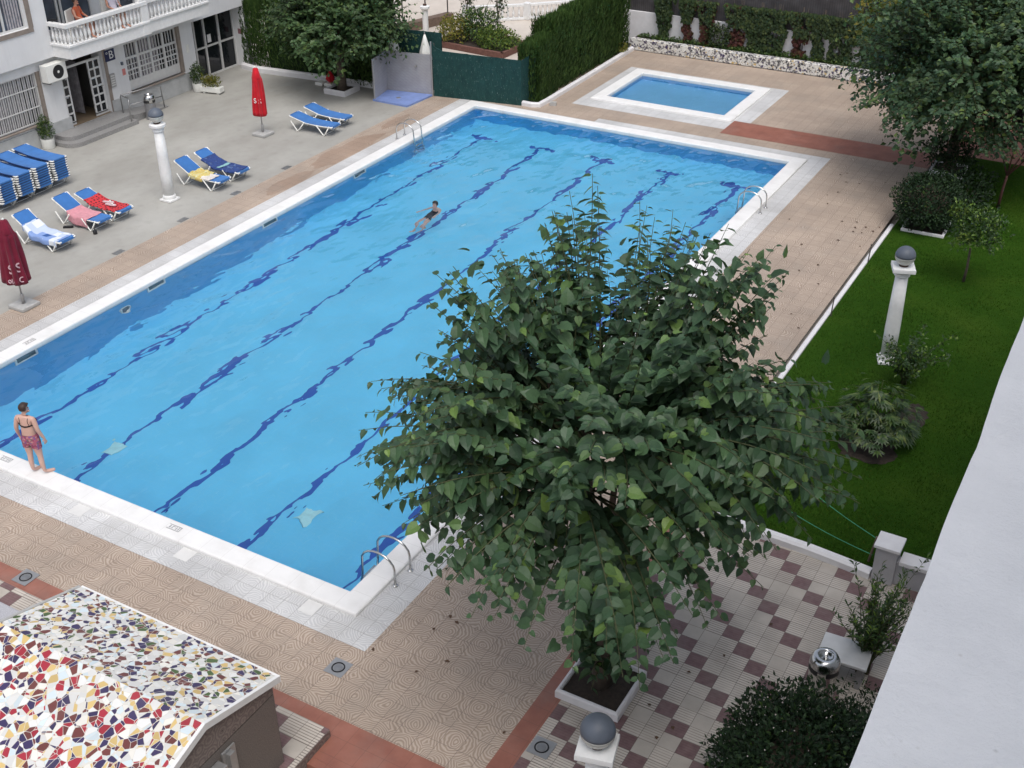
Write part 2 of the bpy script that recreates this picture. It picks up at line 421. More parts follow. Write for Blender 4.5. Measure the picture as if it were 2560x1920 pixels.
def fabric(name, c, var=.15, sc=5, weave=400):
    t = NT(name); col = t.ramp(t.noise(sc,5), [(.3,tuple(x*(1-var) for x in c)),(.7,tuple(min(1,x*(1+var)) for x in c))])
    return t.done(t.bsdf(col, .8, 0, t.bump(t.noise(weave,2), .15, .002), .2, Sheen_Weight=.15))
M['sling'] = fabric('blue_sling_mesh', (.045,.165,.44), .14, 3)
M['rail'] = plain('dark_blue_rail', (.012,.035,.13), .5)
M['cwhite'] = plain('white_lounger_plastic', (.78,.78,.74), .4, 0, .05)
M['redcloth'] = fabric('red_parasol_cloth', (.50,.012,.022), .2, 4)
M['darkredcloth'] = fabric('maroon_parasol_cloth', (.155,.010,.028), .2, 4)
M['pole'] = plain('grey_metal_pole', (.40,.40,.40), .35, .6, .08)
M['cbase'] = plain('concrete_base', (.40,.40,.39), .8, 0, .15, 8, .3, 40)
def mat_steel():
    t = NT('polished_steel'); return t.done(t.bsdf(t.ramp(t.noise(6,4),[(.3,(.55,.55,.54)),(.7,(.68,.68,.67))]), t.rng(t.noise(20,3),.3,.7,.12,.25), 1.0))
M['steel'] = mat_steel()
M['dullsteel'] = plain('satin_steel', (.36,.36,.36), .4, .8, .1)
M['darkglass'] = plain('dark_window_glass', (.012,.014,.018), .08, 0, .3, .8)
M['blueglass'] = plain('reflecting_window_glass', (.06,.075,.10), .06, 0, .5, .8)
M['curtain'] = plain('window_curtain', (.36,.34,.36), .85, 0, .3, 9)
M['interior'] = plain('dim_interior', (.09,.085,.08), .8, 0, .3, 2)
M['interior_floor'] = plain('interior_floor', (.20,.15,.10), .5)
M['black'] = plain('black_plastic', (.012,.012,.014), .45)
M['alu'] = plain('white_aluminium', (.66,.66,.65), .4, .1, .05)
M['globe_grey'] = plain('grey_globe_cap', (.098,.115,.145), .5, 0, .1, 7)
M['globe_clear'] = plain('milky_globe', (.52,.52,.48), .25, 0, .06)
M['signblue'] = plain('navy_sign', (.012,.018,.075), .4)
M['rust'] = plain('rusty_gap', (.05,.02,.01), .7)
M['lilac'] = plain('lilac_shower_tray', (.20,.28,.56), .45, 0, .12, 4)
def mat_showertile():
    t = NT('lilac_grey_tile'); j = joints(t, .2, .2, .01)
    sep = t.n('ShaderNodeSeparateXYZ', {'Vector': t.co()}); z = t.math('FRACT', t.math('DIVIDE', sep.outputs[2], .1)); jz = t.math('LESS_THAN', z, .1)
    dg = t.math('FRACT', t.math('DIVIDE', t.math('ADD', sep.outputs[2], t.math('MULTIPLY', sep.outputs[0], .6)), .12)); dj = t.math('LESS_THAN', dg, .16)
    col = t.ramp(t.noise(3,5), [(.3,(.31,.305,.315)),(.7,(.38,.375,.385))]); col = t.mix(t.math('MULTIPLY', t.math('MAXIMUM', jz, dj), .35), col, (.24,.23,.27))
    return t.done(t.bsdf(col, .45))
M['showertile'] = mat_showertile()
M['terracotta'] = plain('terracotta_pot', (.30,.12,.07), .7)
M['brick'] = plain('dark_brick_edge', (.15,.07,.055), .8, 0, .25, 12)
M['wood'] = plain('weathered_wood', (.14,.095,.07), .8, 0, .25, 10)
M['rope'] = plain('green_twine', (.05,.28,.16), .7)
M['ironpost'] = plain('iron_stake', (.10,.09,.085), .6, .4)
M['marble'] = plain('white_marble_top', (.62,.63,.64), .3, 0, .08, 4)
M['greypaint'] = plain('grey_painted_render', (.40,.395,.41), .75, 0, .1, 4, .15, 40)
M['whitepaint'] = plain('white_masonry_paint', (.70,.69,.70), .7, 0, .06, 4, .12, 40)
# skin, hair and clothing
M['skin'] = plain('skin', (.62,.39,.32), .5, 0, .10, 7)
M['skin2'] = plain('tanned_skin', (.44,.22,.15), .5, 0, .10, 7)
M['hair'] = plain('dark_brown_hair', (.035,.018,.012), .55, 0, .4, 40)
M['blackhair'] = plain('black_hair', (.008,.007,.008), .45, 0, .3, 40)
def mat_floral():
    t = NT('floral_swim_cloth'); v = t.voro(26, None, 'F1', 1.0); sp = t.n('ShaderNodeSeparateColor', {'Color': v.outputs['Color']})
    col = t.ramp(sp.outputs[0], [(0,(.42,.11,.17)),(.35,(.30,.06,.13)),(.55,(.22,.10,.26)),(.72,(.50,.25,.25)),(.88,(.16,.14,.12))], 'CONSTANT')
    return t.done(t.bsdf(col, .8))
M['floral'] = mat_floral()
M['swimblack'] = fabric('black_swimwear', (.010,.010,.014), .2)
M['orange'] = fabric('orange_top', (.50,.10,.04), .2)
# ------------------------------------------------------------------ ground, decks, pools
def rects(name, mat, rs, z=0.0):
    m = MB()
    for (x0,x1,y0,y1) in rs: m.face([(x0,y0,z),(x1,y0,z),(x1,y1,z),(x0,y1,z)])
    return struct(m.build(name, mat))
PW, PL, PY0 = 11.53, 23.0, -.07        # pool: x 0..PW, y PY0..PL
KX0, KX1, KY0, KY1 = 3.62, 8.12, 26.18, 29.35
g = MB()
for (x0,x1,y0,y1) in ((-300,-.3,-300,300),(PW+.3,300,-300,300),(-.3,PW+.3,-300,PY0-.3),(-.3,PW+.3,PL+.3,KY0-.25),(-.3,KX0-.3,KY0-.25,KY1+.3),(KX1+.3,PW+.3,KY0-.25,KY1+.3),(-.3,PW+.3,KY1+.3,300)):
    g.face([(x0,y0,-.24),(x1,y0,-.24),(x1,y1,-.24),(x0,y1,-.24)])
struct(g.build('ground', M['asphalt']))
rects('terrace', M['terrace'], [(-10.4,-2.04,-25,23.2),(-11.6,-10.4,20.1,23.2)])
rects('plaza', M['plaza'], [(-60,-2.04,23.2,60),(-2.04,1.3,23.6,60),(-60,-11.6,22.8,23.2)], -.012)
rects('tiled_deck', M['tan'], [(-2.04,-.97,-1.08,23.6),(-2.04,12.56,-2.42,-1.08),(12.56,15.45,-2.42,32.2),(1.3,2.82,23.98,32.2),(2.82,9.17,30.05,32.2),(9.17,12.56,23.98,24.58),(9.17,12.56,25.95,32.2),
      (2.82,9.17,23.98,25.0),(-.97,4.4,23.62,23.98),(9.17,12.56,24.58,25.95)])
rects('pale_tile_surround', M['pale'], [(-.97,-.40,-1.08,23.62),(-.40,PW+.40,-1.08,PY0-.40),(PW+.40,12.56,-1.08,23.98),(4.4,PW+.40,PL+.40,23.98),(-.40,4.4,PL+.40,23.62),
      (2.82,3.2,25.0,30.05),(8.55,9.17,25.95,30.05),(3.2,8.55,25.0,25.75),(3.2,8.55,29.78,30.05),(8.55,8.6,25.0,25.95)])
rects('terracotta_path', M['red'], [(-10.4,15.45,-2.76,-2.42),(15.45,15.79,-2.76,4.75),(13.16,15.45,-3.2,-2.76)])
rects('red_path', M['red'], [(8.6,15.45,24.57,25.95),(15.45,40,26.2,32.2)], .004)
rects('checker_patio', M['checker'], [(15.79,22.2,-2.76,4.75),(15.45,22.2,-30,-2.76),(-10.4,11.0,-25,-2.76)])
rects('lower_paving', M['tan'], [(13.16,15.45,-12,-3.34)], -.16)
m = MB(); m.box(13.165,15.445,-3.34,-3.2,-.2,.006,.01); struct(m.build('step', M['red']))
m = MB(); m.box(10.9,13.15,-9,-2.765,-.2,.15); struct(m.build('hut_platform', [M['checker']]))
m = MB(); m.box(13.152,13.162,-9,-2.77,-.2,.145); struct(m.build('platform_riser', M['brownstone']))
rects('lawn', M['lawn'], [(15.66,22.2,4.78,26.2)], .012)
rects('garden_bed', M['soil'], [(1.75,20,32.45,32.95)], .40)

def mat_pooltile(name, c, jc):
    t = NT(name); j = joints(t, .155, .155, .006)
    col = t.ramp(t.noise(.7,5), [(.3,tuple(x*.93 for x in c)),(.7,tuple(min(1,x*1.05) for x in c))])
    col = t.mix(t.math('MULTIPLY', j, .25), col, jc)
    return t.done(t.bsdf(col, .4))
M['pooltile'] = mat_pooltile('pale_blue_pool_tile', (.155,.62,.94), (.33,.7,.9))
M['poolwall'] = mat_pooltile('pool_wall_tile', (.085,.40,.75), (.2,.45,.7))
M['laneblue'] = mat_pooltile('navy_lane_tile', (.022,.105,.46), (.04,.14,.46))
M['kidtile'] = mat_pooltile('paddling_pool_tile', (.22,.53,.84), (.3,.6,.8))
def floor_z(y): return -2.1 + .9*y/23.0
m = MB()
m.mi = 0
m.grid(4, 8, lambda u, v: (u*PW, PY0+v*(PL-PY0), floor_z(PY0+v*(PL-PY0))))
m.mi = 1
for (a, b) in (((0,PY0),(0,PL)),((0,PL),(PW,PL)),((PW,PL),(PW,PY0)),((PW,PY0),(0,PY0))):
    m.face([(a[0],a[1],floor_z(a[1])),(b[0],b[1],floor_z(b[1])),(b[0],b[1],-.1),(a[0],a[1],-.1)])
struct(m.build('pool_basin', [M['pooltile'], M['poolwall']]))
m = MB(); w = .068
for i in range(5):
    x = PW/10*(2*i+1)
    def strip(x0,x1,y0,y1): m.face([(x0,y0,floor_z(y0)+.006),(x1,y0,floor_z(y0)+.006),(x1,y1,floor_z(y1)+.006),(x0,y1,floor_z(y1)+.006)])
    strip(x-w, x+w, PY0, 21.5); strip(x-.42, x+.42, 21.5, 21.68)
struct(m.build('lane_lines', M['laneblue']))
m = MB(); m.face([(KX0,KY0,-.5),(KX1,KY0,-.5),(KX1,KY1,-.5),(KX0,KY1,-.5)]); m.mi = 1
for (a, b) in (((KX0,KY0),(KX0,KY1)),((KX0,KY1),(KX1,KY1)),((KX1,KY1),(KX1,KY0)),((KX1,KY0),(KX0,KY0))):
    m.face([(a[0],a[1],-.5),(b[0],b[1],-.5),(b[0],b[1],-.1),(a[0],a[1],-.1)])
struct(m.build('paddling_pool_basin', [M['kidtile'], M['poolwall']]))
cprof = [(0,-.12),(0,.04),(.012,.06),(.03,.07),(.40,.07),(.425,.06),(.437,.04),(.44,-.03)]
def coping(name, x0,x1,y0,y1, prof, label):
    m = MB(); m.ringsweep(x0,x1,y0,y1,prof); return struct(m.build(name, M['coping']))
coping('pool_coping', 0,PW,PY0,PL, cprof, '')
coping('paddling_pool_coping', KX0,KX1,KY0,KY1, cprof, '')
def mat_water(name, b1, b2, s1=1.0):
    t = NT(name)
    v1 = t.co(scale=(1.0*s1,.62*s1,1), rot=(0,0,.5)); n1 = t.noise(1.45, 1, .4, v1, .4)
    v2 = t.co(scale=(1.0*s1,.5*s1,1), rot=(0,0,-.35)); n2 = t.noise(3.3, .6, .4, v2, .3)
    sepw = t.n('ShaderNodeSeparateXYZ', {'Vector': t.co()}); far = t.rng(sepw.outputs[1], 4, 22, .9, 1.3); patch = t.math('MULTIPLY', t.rng(t.noise(.16, 2), .35, .65, .6, 1.2), far)
    n3 = t.noise(6.8, .5, .4, t.co(scale=(1.0*s1,.55*s1,1), rot=(0,0,.2)))
    h = t.math('ADD', t.math('MULTIPLY', n1, b1), t.math('MULTIPLY', n2, b2)); h = t.math('ADD', h, t.math('MULTIPLY', n3, b2*.46)); h = t.math('MULTIPLY', h, patch)
    b = t.n('ShaderNodeBump', {'Height': h, 'Strength': 1.0, 'Distance': 1.0})
    gl = t.n('ShaderNodeBsdfGlass', {'Color': (.93,.985,1,1), 'Roughness': 0.0, 'IOR': 1.33}); t.t.links.new(b.outputs[0], gl.inputs['Normal'])
    return t.done(gl.outputs[0])
M['water'] = mat_water('pool_water', .105, .032)
M['kidwater'] = mat_water('still_pool_water', .012, .004)
m = MB(); m.face([(-.002,PY0-.002,-.035),(PW+.002,PY0-.002,-.035),(PW+.002,PL+.002,-.035),(-.002,PL+.002,-.035)]); struct(m.build('water', M['water']))
m = MB(); m.face([(KX0-.002,KY0-.002,-.04),(KX1+.002,KY0-.002,-.04),(KX1+.002,KY1+.002,-.04),(KX0-.002,KY1+.002,-.04)]); struct(m.build('paddling_pool_water', M['kidwater']))

M['tanwet'] = mat_swirl('stained_relief_tile', (.345,.25,.19), (.26,.185,.14), (.42,.32,.25), (.15,.11,.09), .33, -.09, .09)
for (cx,cy,rx,ry) in ((-1.42,17.3,.42,1.9),(-1.3,14.2,.3,1.1),(-1.62,20.3,.22,.8)):
    m = MB(); m.face([(cx+rx*(1+.35*noise.noise(Vector((math.cos(k*PI/24)*2,math.sin(k*PI/24)*2,cy)))+.2*noise.noise(Vector((math.cos(k*PI/24)*7,math.sin(k*PI/24)*7,cy))))*math.cos(k*PI/24), cy+ry*(1+.3*noise.noise(Vector((math.cos(k*PI/24)*2,math.sin(k*PI/24)*2,cy+5))))*math.sin(k*PI/24), .004) for k in range(48)]); struct(m.build('damp_paving', M['tanwet']))
rects('white_paving_tile', plain('newer_white_tile',(.66,.655,.64),.6,0,.05), [(5.52,5.84,-.82,-.52),(8.17,8.49,-.82,-.52),(11.0,11.3,-.84,-.53)], .004)
# pool fittings
for i, (y, lab) in enumerate(((15.99,'white skimmer frame in the pool wall nearest the far left ladder'),(11.66,'white skimmer frame in the pool wall beside the two middle loungers'),(7.15,'white skimmer frame in the pool wall opposite the white towel lounger'),(2.96,'white skimmer frame in the pool wall nearest the standing woman'))):
    t_ = thing('pool_skimmer', lab, 'skimmer', (0.0, y, -.06), 0, 'skimmers along the terrace side of the pool')
    fr = MB()
    for b in ((.004,.03,-.32,.32,-.27,-.20),(.004,.03,-.32,-.27,-.2,.0),(.004,.03,.27,.32,-.2,.0)): fr.box(*b)
    fr.build('frame', M['white'], t_); d = MB(); d.box(.002,.012,-.27,.27,-.2,.0); d.build('opening', plain('skimmer_opening',(.05,.11,.14),.5), t_)
for i, (x, y) in enumerate(((3.4,2.15),(8.5,2.4))):
    t_ = thing('floor_drain', ('pale square drain grate on the pool floor nearer the standing woman','pale square drain grate on the pool floor nearer the big tree')[i], 'drain', (x,y,floor_z(y)), 0, 'drains on the pool floor')
    d = MB(); d.box(-.24,.24,-.24,.24,.004,.05,.01); d.build('grate', plain('pale_turquoise_grate',(.42,.74,.80),.5), t_)
for (y, lab) in ((6.03,'round pool light in the terrace side wall below the white towel lounger'),(1.83,'round pool light in the terrace side wall near the standing woman')):
    t_ = thing('pool_light', lab, 'pool light', (0,y,-.55), 0, 'lights in the pool wall')
    d = MB(); r = [Vector((.03,.16*math.cos(a*PI/8),.16*math.sin(a*PI/8))) for a in range(16)]; d.tube(r, .028, 6, close=True); d.build('rim', M['white'], t_)
    d = MB(); d.face([Vector((.02,p.y*.95,p.z*.95)) for p in r]); d.build('lens', M['globe_grey'], t_)
# ladders: two rails arching over the coping, steps below the water
def ladder(x, y, sgn, label, far):
    t_ = thing('pool_ladder', label, 'pool ladder', (x,y,0), 0, 'steel pool ladders')
    for dy in (-.23,.23):
        m = MB(); P = []
        P.append((-.56*sgn,dy,0)); P.append((-.56*sgn,dy,.28))
        for k in range(9):
            a = PI - PI*k/8*.93; P.append(((-.22+.34*math.cos(a))*sgn, dy, .34+.26*math.sin(a)))
        P.append((.13*sgn,dy,.1)); P.append((.16*sgn,dy,-.3)); P.append((.16*sgn,dy,-1.0)); P.append((.06*sgn,dy,-1.06))
        m.tube(P, .021, 8); m.build('handrail', M['steel'], t_, True)
        f = MB(); f.lathe([(.055,0),(.055,.012),(.03,.03)], 12, (-.56*sgn,dy,0.001)); f.build('flange', M['steel'], t_)
    for z in (-.28,-.55,-.82):
        m = MB(); m.box(min(.11*sgn,.21*sgn),max(.11*sgn,.21*sgn),-.21,.21,z-.012,z+.012,.005); m.build('step', M['steel'], t_)
ladder(-.02, 19.15, 1, 'steel pool ladder on the terrace side at the far left', 1)
ladder(PW, 19.0, -1, 'steel pool ladder on the far right, beside the paved walk', 1)
ladder(PW, .70, -1, 'steel pool ladder in the near corner, partly behind the big tree', 0)
# depth plaques on the coping
for i, (x, y, rz, lab) in enumerate(((3.2,-.26,0,'grey depth plaque on the coping left of the standing woman'),(7.7,-.26,0,'grey depth plaque on the near coping midway to the corner'),(-.22,3.3,PI/2,'grey depth plaque on the coping at the left edge of the terrace side'))):
    t_ = thing('depth_plaque', lab, 'plaque', (x,y,.0705), rz, 'depth plaques on the coping')
    d = MB(); d.box(-.16,.16,-.07,.07,0,.004); d.build('plate', M['coping'], t_)
    e = MB()
    for (a,b,c,f) in ((-.15,.15,-.065,-.05),(-.15,.15,.05,.065),(.135,.15,-.05,.05),(-.11,-.085,-.035,.035),(-.05,-.03,-.035,.035),(-.03,.01,.02,.035),(.04,.06,-.035,.035),(.09,.11,-.035,.035)): e.box(a,b,c,f,.004,.006)
    e.build('marking', M['pole'], t_)
# floor drains with a round grate in a square grey slab
for (x,y,lab) in ((12.41,-1.58,'square grey drain with round grate in the tan deck off the pool corner'),(6.34,-2.5,'square grey drain with round grate on the red band behind the mosaic hut'),(15.98,-1.42,'square grey drain with round grate on the chequered patio by the red band')):
    t_ = thing('deck_drain', lab, 'drain', (x,y,.004), 0, 'square drains in the paving')
    d = MB(); d.box(-.17,.17,-.17,.17,0,.006); d.build('slab', M['pole'], t_)
    d = MB(); d.tube([(.1*math.cos(a*PI/12),.1*math.sin(a*PI/12),.008) for a in range(24)], .012, 6, close=True); d.build('ring', M['black'], t_)
    d = MB(); d.lathe([(.075,.0),(.07,.012),(.0001,.014)], 16); d.build('grate', M['dullsteel'], t_)
for i, y in enumerate((7.99,10.47,12.73,15.11)):
    o = MB(); o.box(-.09,.09,-.16,.16,0,.008); q = o.build('gully_cover', M['dullsteel'], None, False, (-2.16,y,.003))
    tag(q, ('small grey gully cover on the terrace edge near the striped towel lounger','small grey gully cover on the terrace edge near the red towel lounger','small grey gully cover on the terrace edge below the yellow towel lounger','small grey gully cover on the terrace edge right of the blue towel lounger')[i], 'gully cover', 'gully covers along the terrace edge')
# kerbs
def kerb(name, pts, w, h, mat, label, cat='kerb', rough=0.0):
    m = MB(); P = [Vector((p[0],p[1],0)) for p in pts]
    L = []
    for i, p in enumerate(P):
        d = (P[min(i+1,len(P)-1)]-P[max(i-1,0)]).normalized(); nrm = Vector((-d.y,d.x,0))
        L.append([p+nrm*(-w/2), p+nrm*(-w/2)+Vector((0,0,h*.75)), p+nrm*(-w/4)+Vector((0,0,h)), p+nrm*(w/4)+Vector((0,0,h)), p+nrm*(w/2)+Vector((0,0,h*.75)), p+nrm*(w/2)])
    for i in range(len(L)-1):
        for k in range(5): m.face([L[i][k],L[i+1][k],L[i+1][k+1],L[i][k+1]])
    m.face(L[0]); m.face(list(reversed(L[-1])))
    return tag(m.build(name, mat), label, cat)
kerb('lawn_kerb', [(15.6,y) for y in (4.8,8,12,15,18,19.7)], .11, .06, M['whitepaint'], 'thin white kerb between the lawn and the paved walk')
kerb('hedge_kerb', [(1.33,24.0),(1.75,23.98),(1.98,24.08),(2.0,24.6),(1.95,28),(1.87,32.15)], .16, .16, M['whitepaint'], 'white kerb along the foot of the clipped cypress hedge')
kerb('terrace_kerb', [(-10.5,22.75),(-9.8,22.62),(-7.5,22.85),(-4.2,23.15),(-3.75,23.2)], .2, .22, M['whitepaint'], 'white kerb at the back of the terrace under the dark screen')
kerb('patio_kerb', [(15.9,4.86),(17.0,4.84),(18.0,4.80),(18.6,4.74),(19.12,4.68)], .2, .16, M['whitepaint'], 'rounded white kerb between the chequered patio and the lawn')

# low mosaic wall and the boundary wall behind it
m = MB(); m.box(1.75,15.2,32.2,32.45,0,.47,.03)
tag(m.build('mosaic_wall', M['mosaic_wall']), 'low garden wall faced with black and white ceramic shards', 'garden wall')
t_ = thing('boundary_wall', 'white boundary wall with dark mesh screen behind the creepers', 'boundary wall', (0,33.0,0))
m = MB(); m.box(1.2,30,0,.25,0,1.36,.02); m.build('masonry', M['whitepaint'], t_)
m = MB(); m.box(1.2,30,.05,.09,1.36,4.6); m.build('screen', M['screen'], t_)
for x in range(2,30,3): m = MB(); m.tube([(x,.16,1.34),(x,.16,4.7)], .03, 6); m.build('screen_post', M['ironpost'], t_)
# ------------------------------------------------------------------ apartment building on the left
def facade(mb, F, y0, y1, z0, z1, holes, reveal=True):
    ys = sorted(set([y0,y1]+[v for h in holes for v in h[:2]])); zs = sorted(set([z0,z1]+[v for h in holes for v in h[2:4]]))
    for i in range(len(ys)-1):
        for j in range(len(zs)-1):
            a,b,c,d = ys[i],ys[i+1],zs[j],zs[j+1]
            if any(h[0]<=a+1e-6 and h[1]>=b-1e-6 and h[2]<=c+1e-6 and h[3]>=d-1e-6 for h in holes): continue
            mb.face([(F,a,c),(F,b,c),(F,b,d),(F,a,d)])
    if reveal:
        for h in holes:
            a,b,c,d,dep = h[:5]; G = F-dep
            mb.face([(F,a,c),(F,a,d),(G,a,d),(G,a,c)]); mb.face([(F,b,c),(G,b,c),(G,b,d),(F,b,d)])
            mb.face([(F,a,d),(F,b,d),(G,b,d),(G,a,d)]); mb.face([(F,a,c),(G,a,c),(G,b,c),(F,b,c)])
B = thing('apartment_building', 'white apartment building with balustraded balconies along the terrace', 'building', (0,0,0))
F = -10.4; UF = -10.2
gh = [(10.4,13.05,.80,2.42,.22),(13.98,15.85,.27,2.45,.55),(16.85,19.40,.72,2.38,.22),(20.2,23.0,-.05,2.36,.62),(4.2,7.6,.80,2.42,.22)]
m = MB(); facade(m, F, -30, 23.25, 0, 2.77, gh)
m.face([(F,23.25,0),(-20,23.25,0),(-20,23.25,9),(F,23.25,9)])
m.face([(F,-30,9),(F,23.25,9),(-20,23.25,9),(-20,-30,9)])
m.face([(F,-30,0),(F,-30,9),(-20,-30,9),(-20,-30,0)])
m.build('ground_floor_wall', M['wall'], B)
m = MB(); uh = [(11.35,13.0,3.85,5.3,.2),(6.5,8.6,3.85,5.3,.2)]
facade(m, UF, -30, 13.74, 2.77, 9, uh)
m.face([(UF,-30,2.77),(UF,13.74,2.77),(F,13.74,2.77),(F,-30,2.77)])
m.face([(UF,13.74,2.77),(UF,13.74,9),(-11.2,13.74,9),(-11.2,13.74,2.77)])
facade(m, F, 20.3, 23.25, 2.77, 9, [])
m.face([(F,20.3,2.77),(F,20.3,9),(-11.2,20.3,9),(-11.2,20.3,2.77)])
m.build('upper_wall', M['wall'], B)
# plinth, in runs between the openings
m = MB()
for (a,b) in ((-30,4.1),(7.7,10.3),(10.3,14.06),(15.9,20.14)): m.box(F-.02,F+.035,a,b,0,.66,.008)
m.build('plinth', M['plinth'], B)
def sill(y0,y1,z,dep=.10):
    m = MB(); m.box(F-.2,F+dep,y0,y1,z-.05,z,.008); return m.build('sill', M['brownjamb'], B)
# barred windows
def barred(y0,y1,z0,z1):
    m = MB(); X = F-.10
    m.box(X-.1,X-.06,y0,y1,z0,z1); fr = m.build('window', M['darkglass'], B)
    c = MB(); c.grid(60, 1, lambda u, v: (X-.055+.012*math.sin(u*90), y0+.05+u*(y1-y0-.1), z0+.05+v*(z1-z0-.1))); c.build('curtain', M['curtain'], fr)
    m = MB()
    for (a,b,c_,d) in ((y0,y1,z0,z0+.05),(y0,y1,z1-.05,z1),(y0,y0+.05,z0+.05,z1-.05),(y1-.05,y1,z0+.05,z1-.05),(y0,y1,z0+.5,z0+.53),(y0,y1,z0+1.12,z0+1.15)): m.box(X,X+.04,a,b,c_,d)
    n = int((y1-y0)/.085)
    for k in range(1,n):
        y = y0+k*(y1-y0)/n; m.box(X+.008,X+.024,y-.010,y+.010,z0+.05,z1-.05)
    m.build('bars', M['alu'], fr)
    sill(y0-.05,y1+.05,z0)
    j = MB(); j.box(F-.22,F+.012,y1-.002,y1+.12,z0,z1); j.build('jamb', M['brownjamb'], B)
barred(10.4,13.05,.80,2.42); barred(4.2,7.6,.80,2.42)
# multi-paned window
y0,y1,z0,z1 = 16.85,19.40,.72,2.38; X = F-.12
m = MB(); m.box(X-.06,X-.03,y0,y1,z0,z1); wn = m.build('window', M['darkglass'], B)
c = MB(); c.grid(50,1,lambda u,v:(X-.028+.006*math.sin(u*70), y0+.02+u*(y1-y0-.04)*.62, z0+.3+v*(z1-z0-.35))); c.build('curtain', M['curtain'], wn)
m = MB(); pv = [y0+(y1-y0)*k/4 for k in range(5)]
m.box(X-.02,X+.035,y0,y1,z0,z0+.34); m.box(X-.02,X+.035,y0,y1,z1-.06,z1); m.box(X-.02,X+.035,y0,y1,1.80,1.88)
for y in pv: m.box(X-.02,X+.036,max(y0,y-.05),min(y1,y+.05),z0+.34,z1-.06)
for k in range(4):
    a,b = pv[k]+.05,pv[k+1]-.05
    for q in (1,2,3): y = a+(b-a)*q/4; m.box(X-.018,X+.02,y-(.022 if q==2 else .009),y+(.022 if q==2 else .009),z0+.34,1.80)
    for q in (1,2,3): y = a+(b-a)*q/4; m.box(X-.018,X+.02,y-.012,y+.012,1.88,z1-.06)
    for z,hh in ((1.25,.011),(1.42,.026),(1.60,.011)): m.box(X-.019,X+.021,a,b,z-hh,z+hh)
m.build('window_frame', M['alu'], wn); sill(y0-.05,y1+.05,z0)
j = MB(); j.box(F-.22,F+.012,y1-.002,y1+.14,z0,z1); j.build('jamb', M['brownjamb'], B)
# entrance door: hall behind, two glazed leaves standing ajar
m = MB(); m.face([(F-3.0,13.98,.28),(F-3.0,15.85,.28),(F-3.0,15.85,2.45),(F-3.0,13.98,2.45)]); m.face([(F-.55,13.98,.28),(F-3,13.98,.28),(F-3,13.98,2.45),(F-.55,13.98,2.45)]); m.face([(F-.55,15.85,.28),(F-.55,15.85,2.45),(F-3,15.85,2.45),(F-3,15.85,.28)]); m.face([(F-.55,13.98,2.45),(F-3,13.98,2.45),(F-3,15.85,2.45),(F-.55,15.85,2.45)])
m.build('entrance_hall', M['interior'], B)
m = MB(); m.face([(F,13.98,.283),(F,15.85,.283),(F-3,15.85,.283),(F-3,13.98,.283)]); m.build('hall_floor', M['interior_floor'], B)
m = MB(); m.box(F-.20,F-.14,13.99,15.84,2.15,2.22); m.box(F-.20,F-.14,13.99,14.04,.285,2.15); m.box(F-.20,F-.14,15.79,15.84,.285,2.15); m.build('door_frame', M['alu'], B)
def leaf_door(y, ang, w, cols):
    d = MB(); n = 6
    st = .06; cw = (w-st*(cols+1))/cols; ch = 1.8/n
    d.box(-.02,.02,0,w,0,.10)
    for k in range(cols+1): d.box(-.021,.021,k*(cw+st),k*(cw+st)+st,.10,1.86)
    for k in range(n+1): d.box(-.02,.02,0,w,.06+k*ch,.06+k*ch+.06)
    o = d.build('door', M['alu'], B, False, (F-.14,y,.29), ang)
    gph = MB(); gph.box(-.008,.008,.03,w-.03,.1,1.84); gph.build('pane', M['darkglass'], o)
    h = MB(); h.tube([(.02,w-.05 if cols == 2 else .04,.95),(.06,w-.05 if cols==2 else .04,.95),(.06,w-.16 if cols==2 else .14,.95)], .012, 6); h.build('handle', M['steel'], o)
leaf_door(15.24, 0.0, .54, 2); leaf_door(14.05, .0, .30, 1)
m = MB(); m.grid(20,1,lambda u,v:(F-.62-.5*u+.02*math.sin(u*30), 15.2-.05*u, .32+v*1.8)); m.build('door_curtain', M['curtain'], B)
m = MB(); m.box(F-.55,F+.012,15.852,15.99,.28,2.45); m.build('jamb', M['brownjamb'], B)
# glazed entrance
G = F-.6; y0,y1 = 20.2,23.0
m = MB(); m.box(G-.03,G-.01,y0,y1,.02,2.36); gl = m.build('glazed_entrance', M['darkglass'], B)
m = MB()
for y in (20.22,20.78,21.32,22.10,22.92): m.box(G,G+.06,y,y+.075,.0,2.36)
for z in (0.0,1.08,2.30): m.box(G+.003,G+.055,y0,y1,z,z+.06)
m.box(G+.06,G+.10,22.03,22.06,1.0,1.35)
m.build('entrance_frame', M['alu'], gl)
m = MB(); m.box(G-.005,G+.006,21.52,21.72,1.22,1.52); m.build('notice', M['white'], gl)
m = MB(); m.box(F-.62,F+.014,23.002,23.24,0,2.36); m.build('entrance_side_wall', M['greystone'], B)
# upper window left of the balcony
y0,y1,z0,z1 = 11.35,13.0,3.85,5.3; X = UF-.14
m = MB(); m.box(X-.05,X-.03,y0,y1,z0,z1); wn = m.build('window', M['blueglass'], B)
c = MB(); c.grid(30,1,lambda u,v:(X-.026+.008*math.sin(u*34), 12.35+u*.55, z0+.05+v*(z1-z0-.1))); c.build('curtain', M['curtain'], wn)
m = MB()
for (a,b,c_,d) in ((y0,y1,z0,z0+.06),(y0,y1,z1-.06,z1),(y0,y0+.06,z0+.06,z1-.06),(y1-.06,y1,z0+.06,z1-.06),(12.15,12.22,z0+.06,z1-.06)): m.box(X-.01,X+.03,a,b,c_,d)
m.build('window_frame', M['alu'], wn)
m = MB(); m.box(UF-.14,UF+.03,y0-.08,y1+.16,z0-.14,z0-.001); m.box(UF-.14,UF+.031,y1+.001,y1+.17,z0,z1); m.build('window_surround', M['brownjamb'], B)
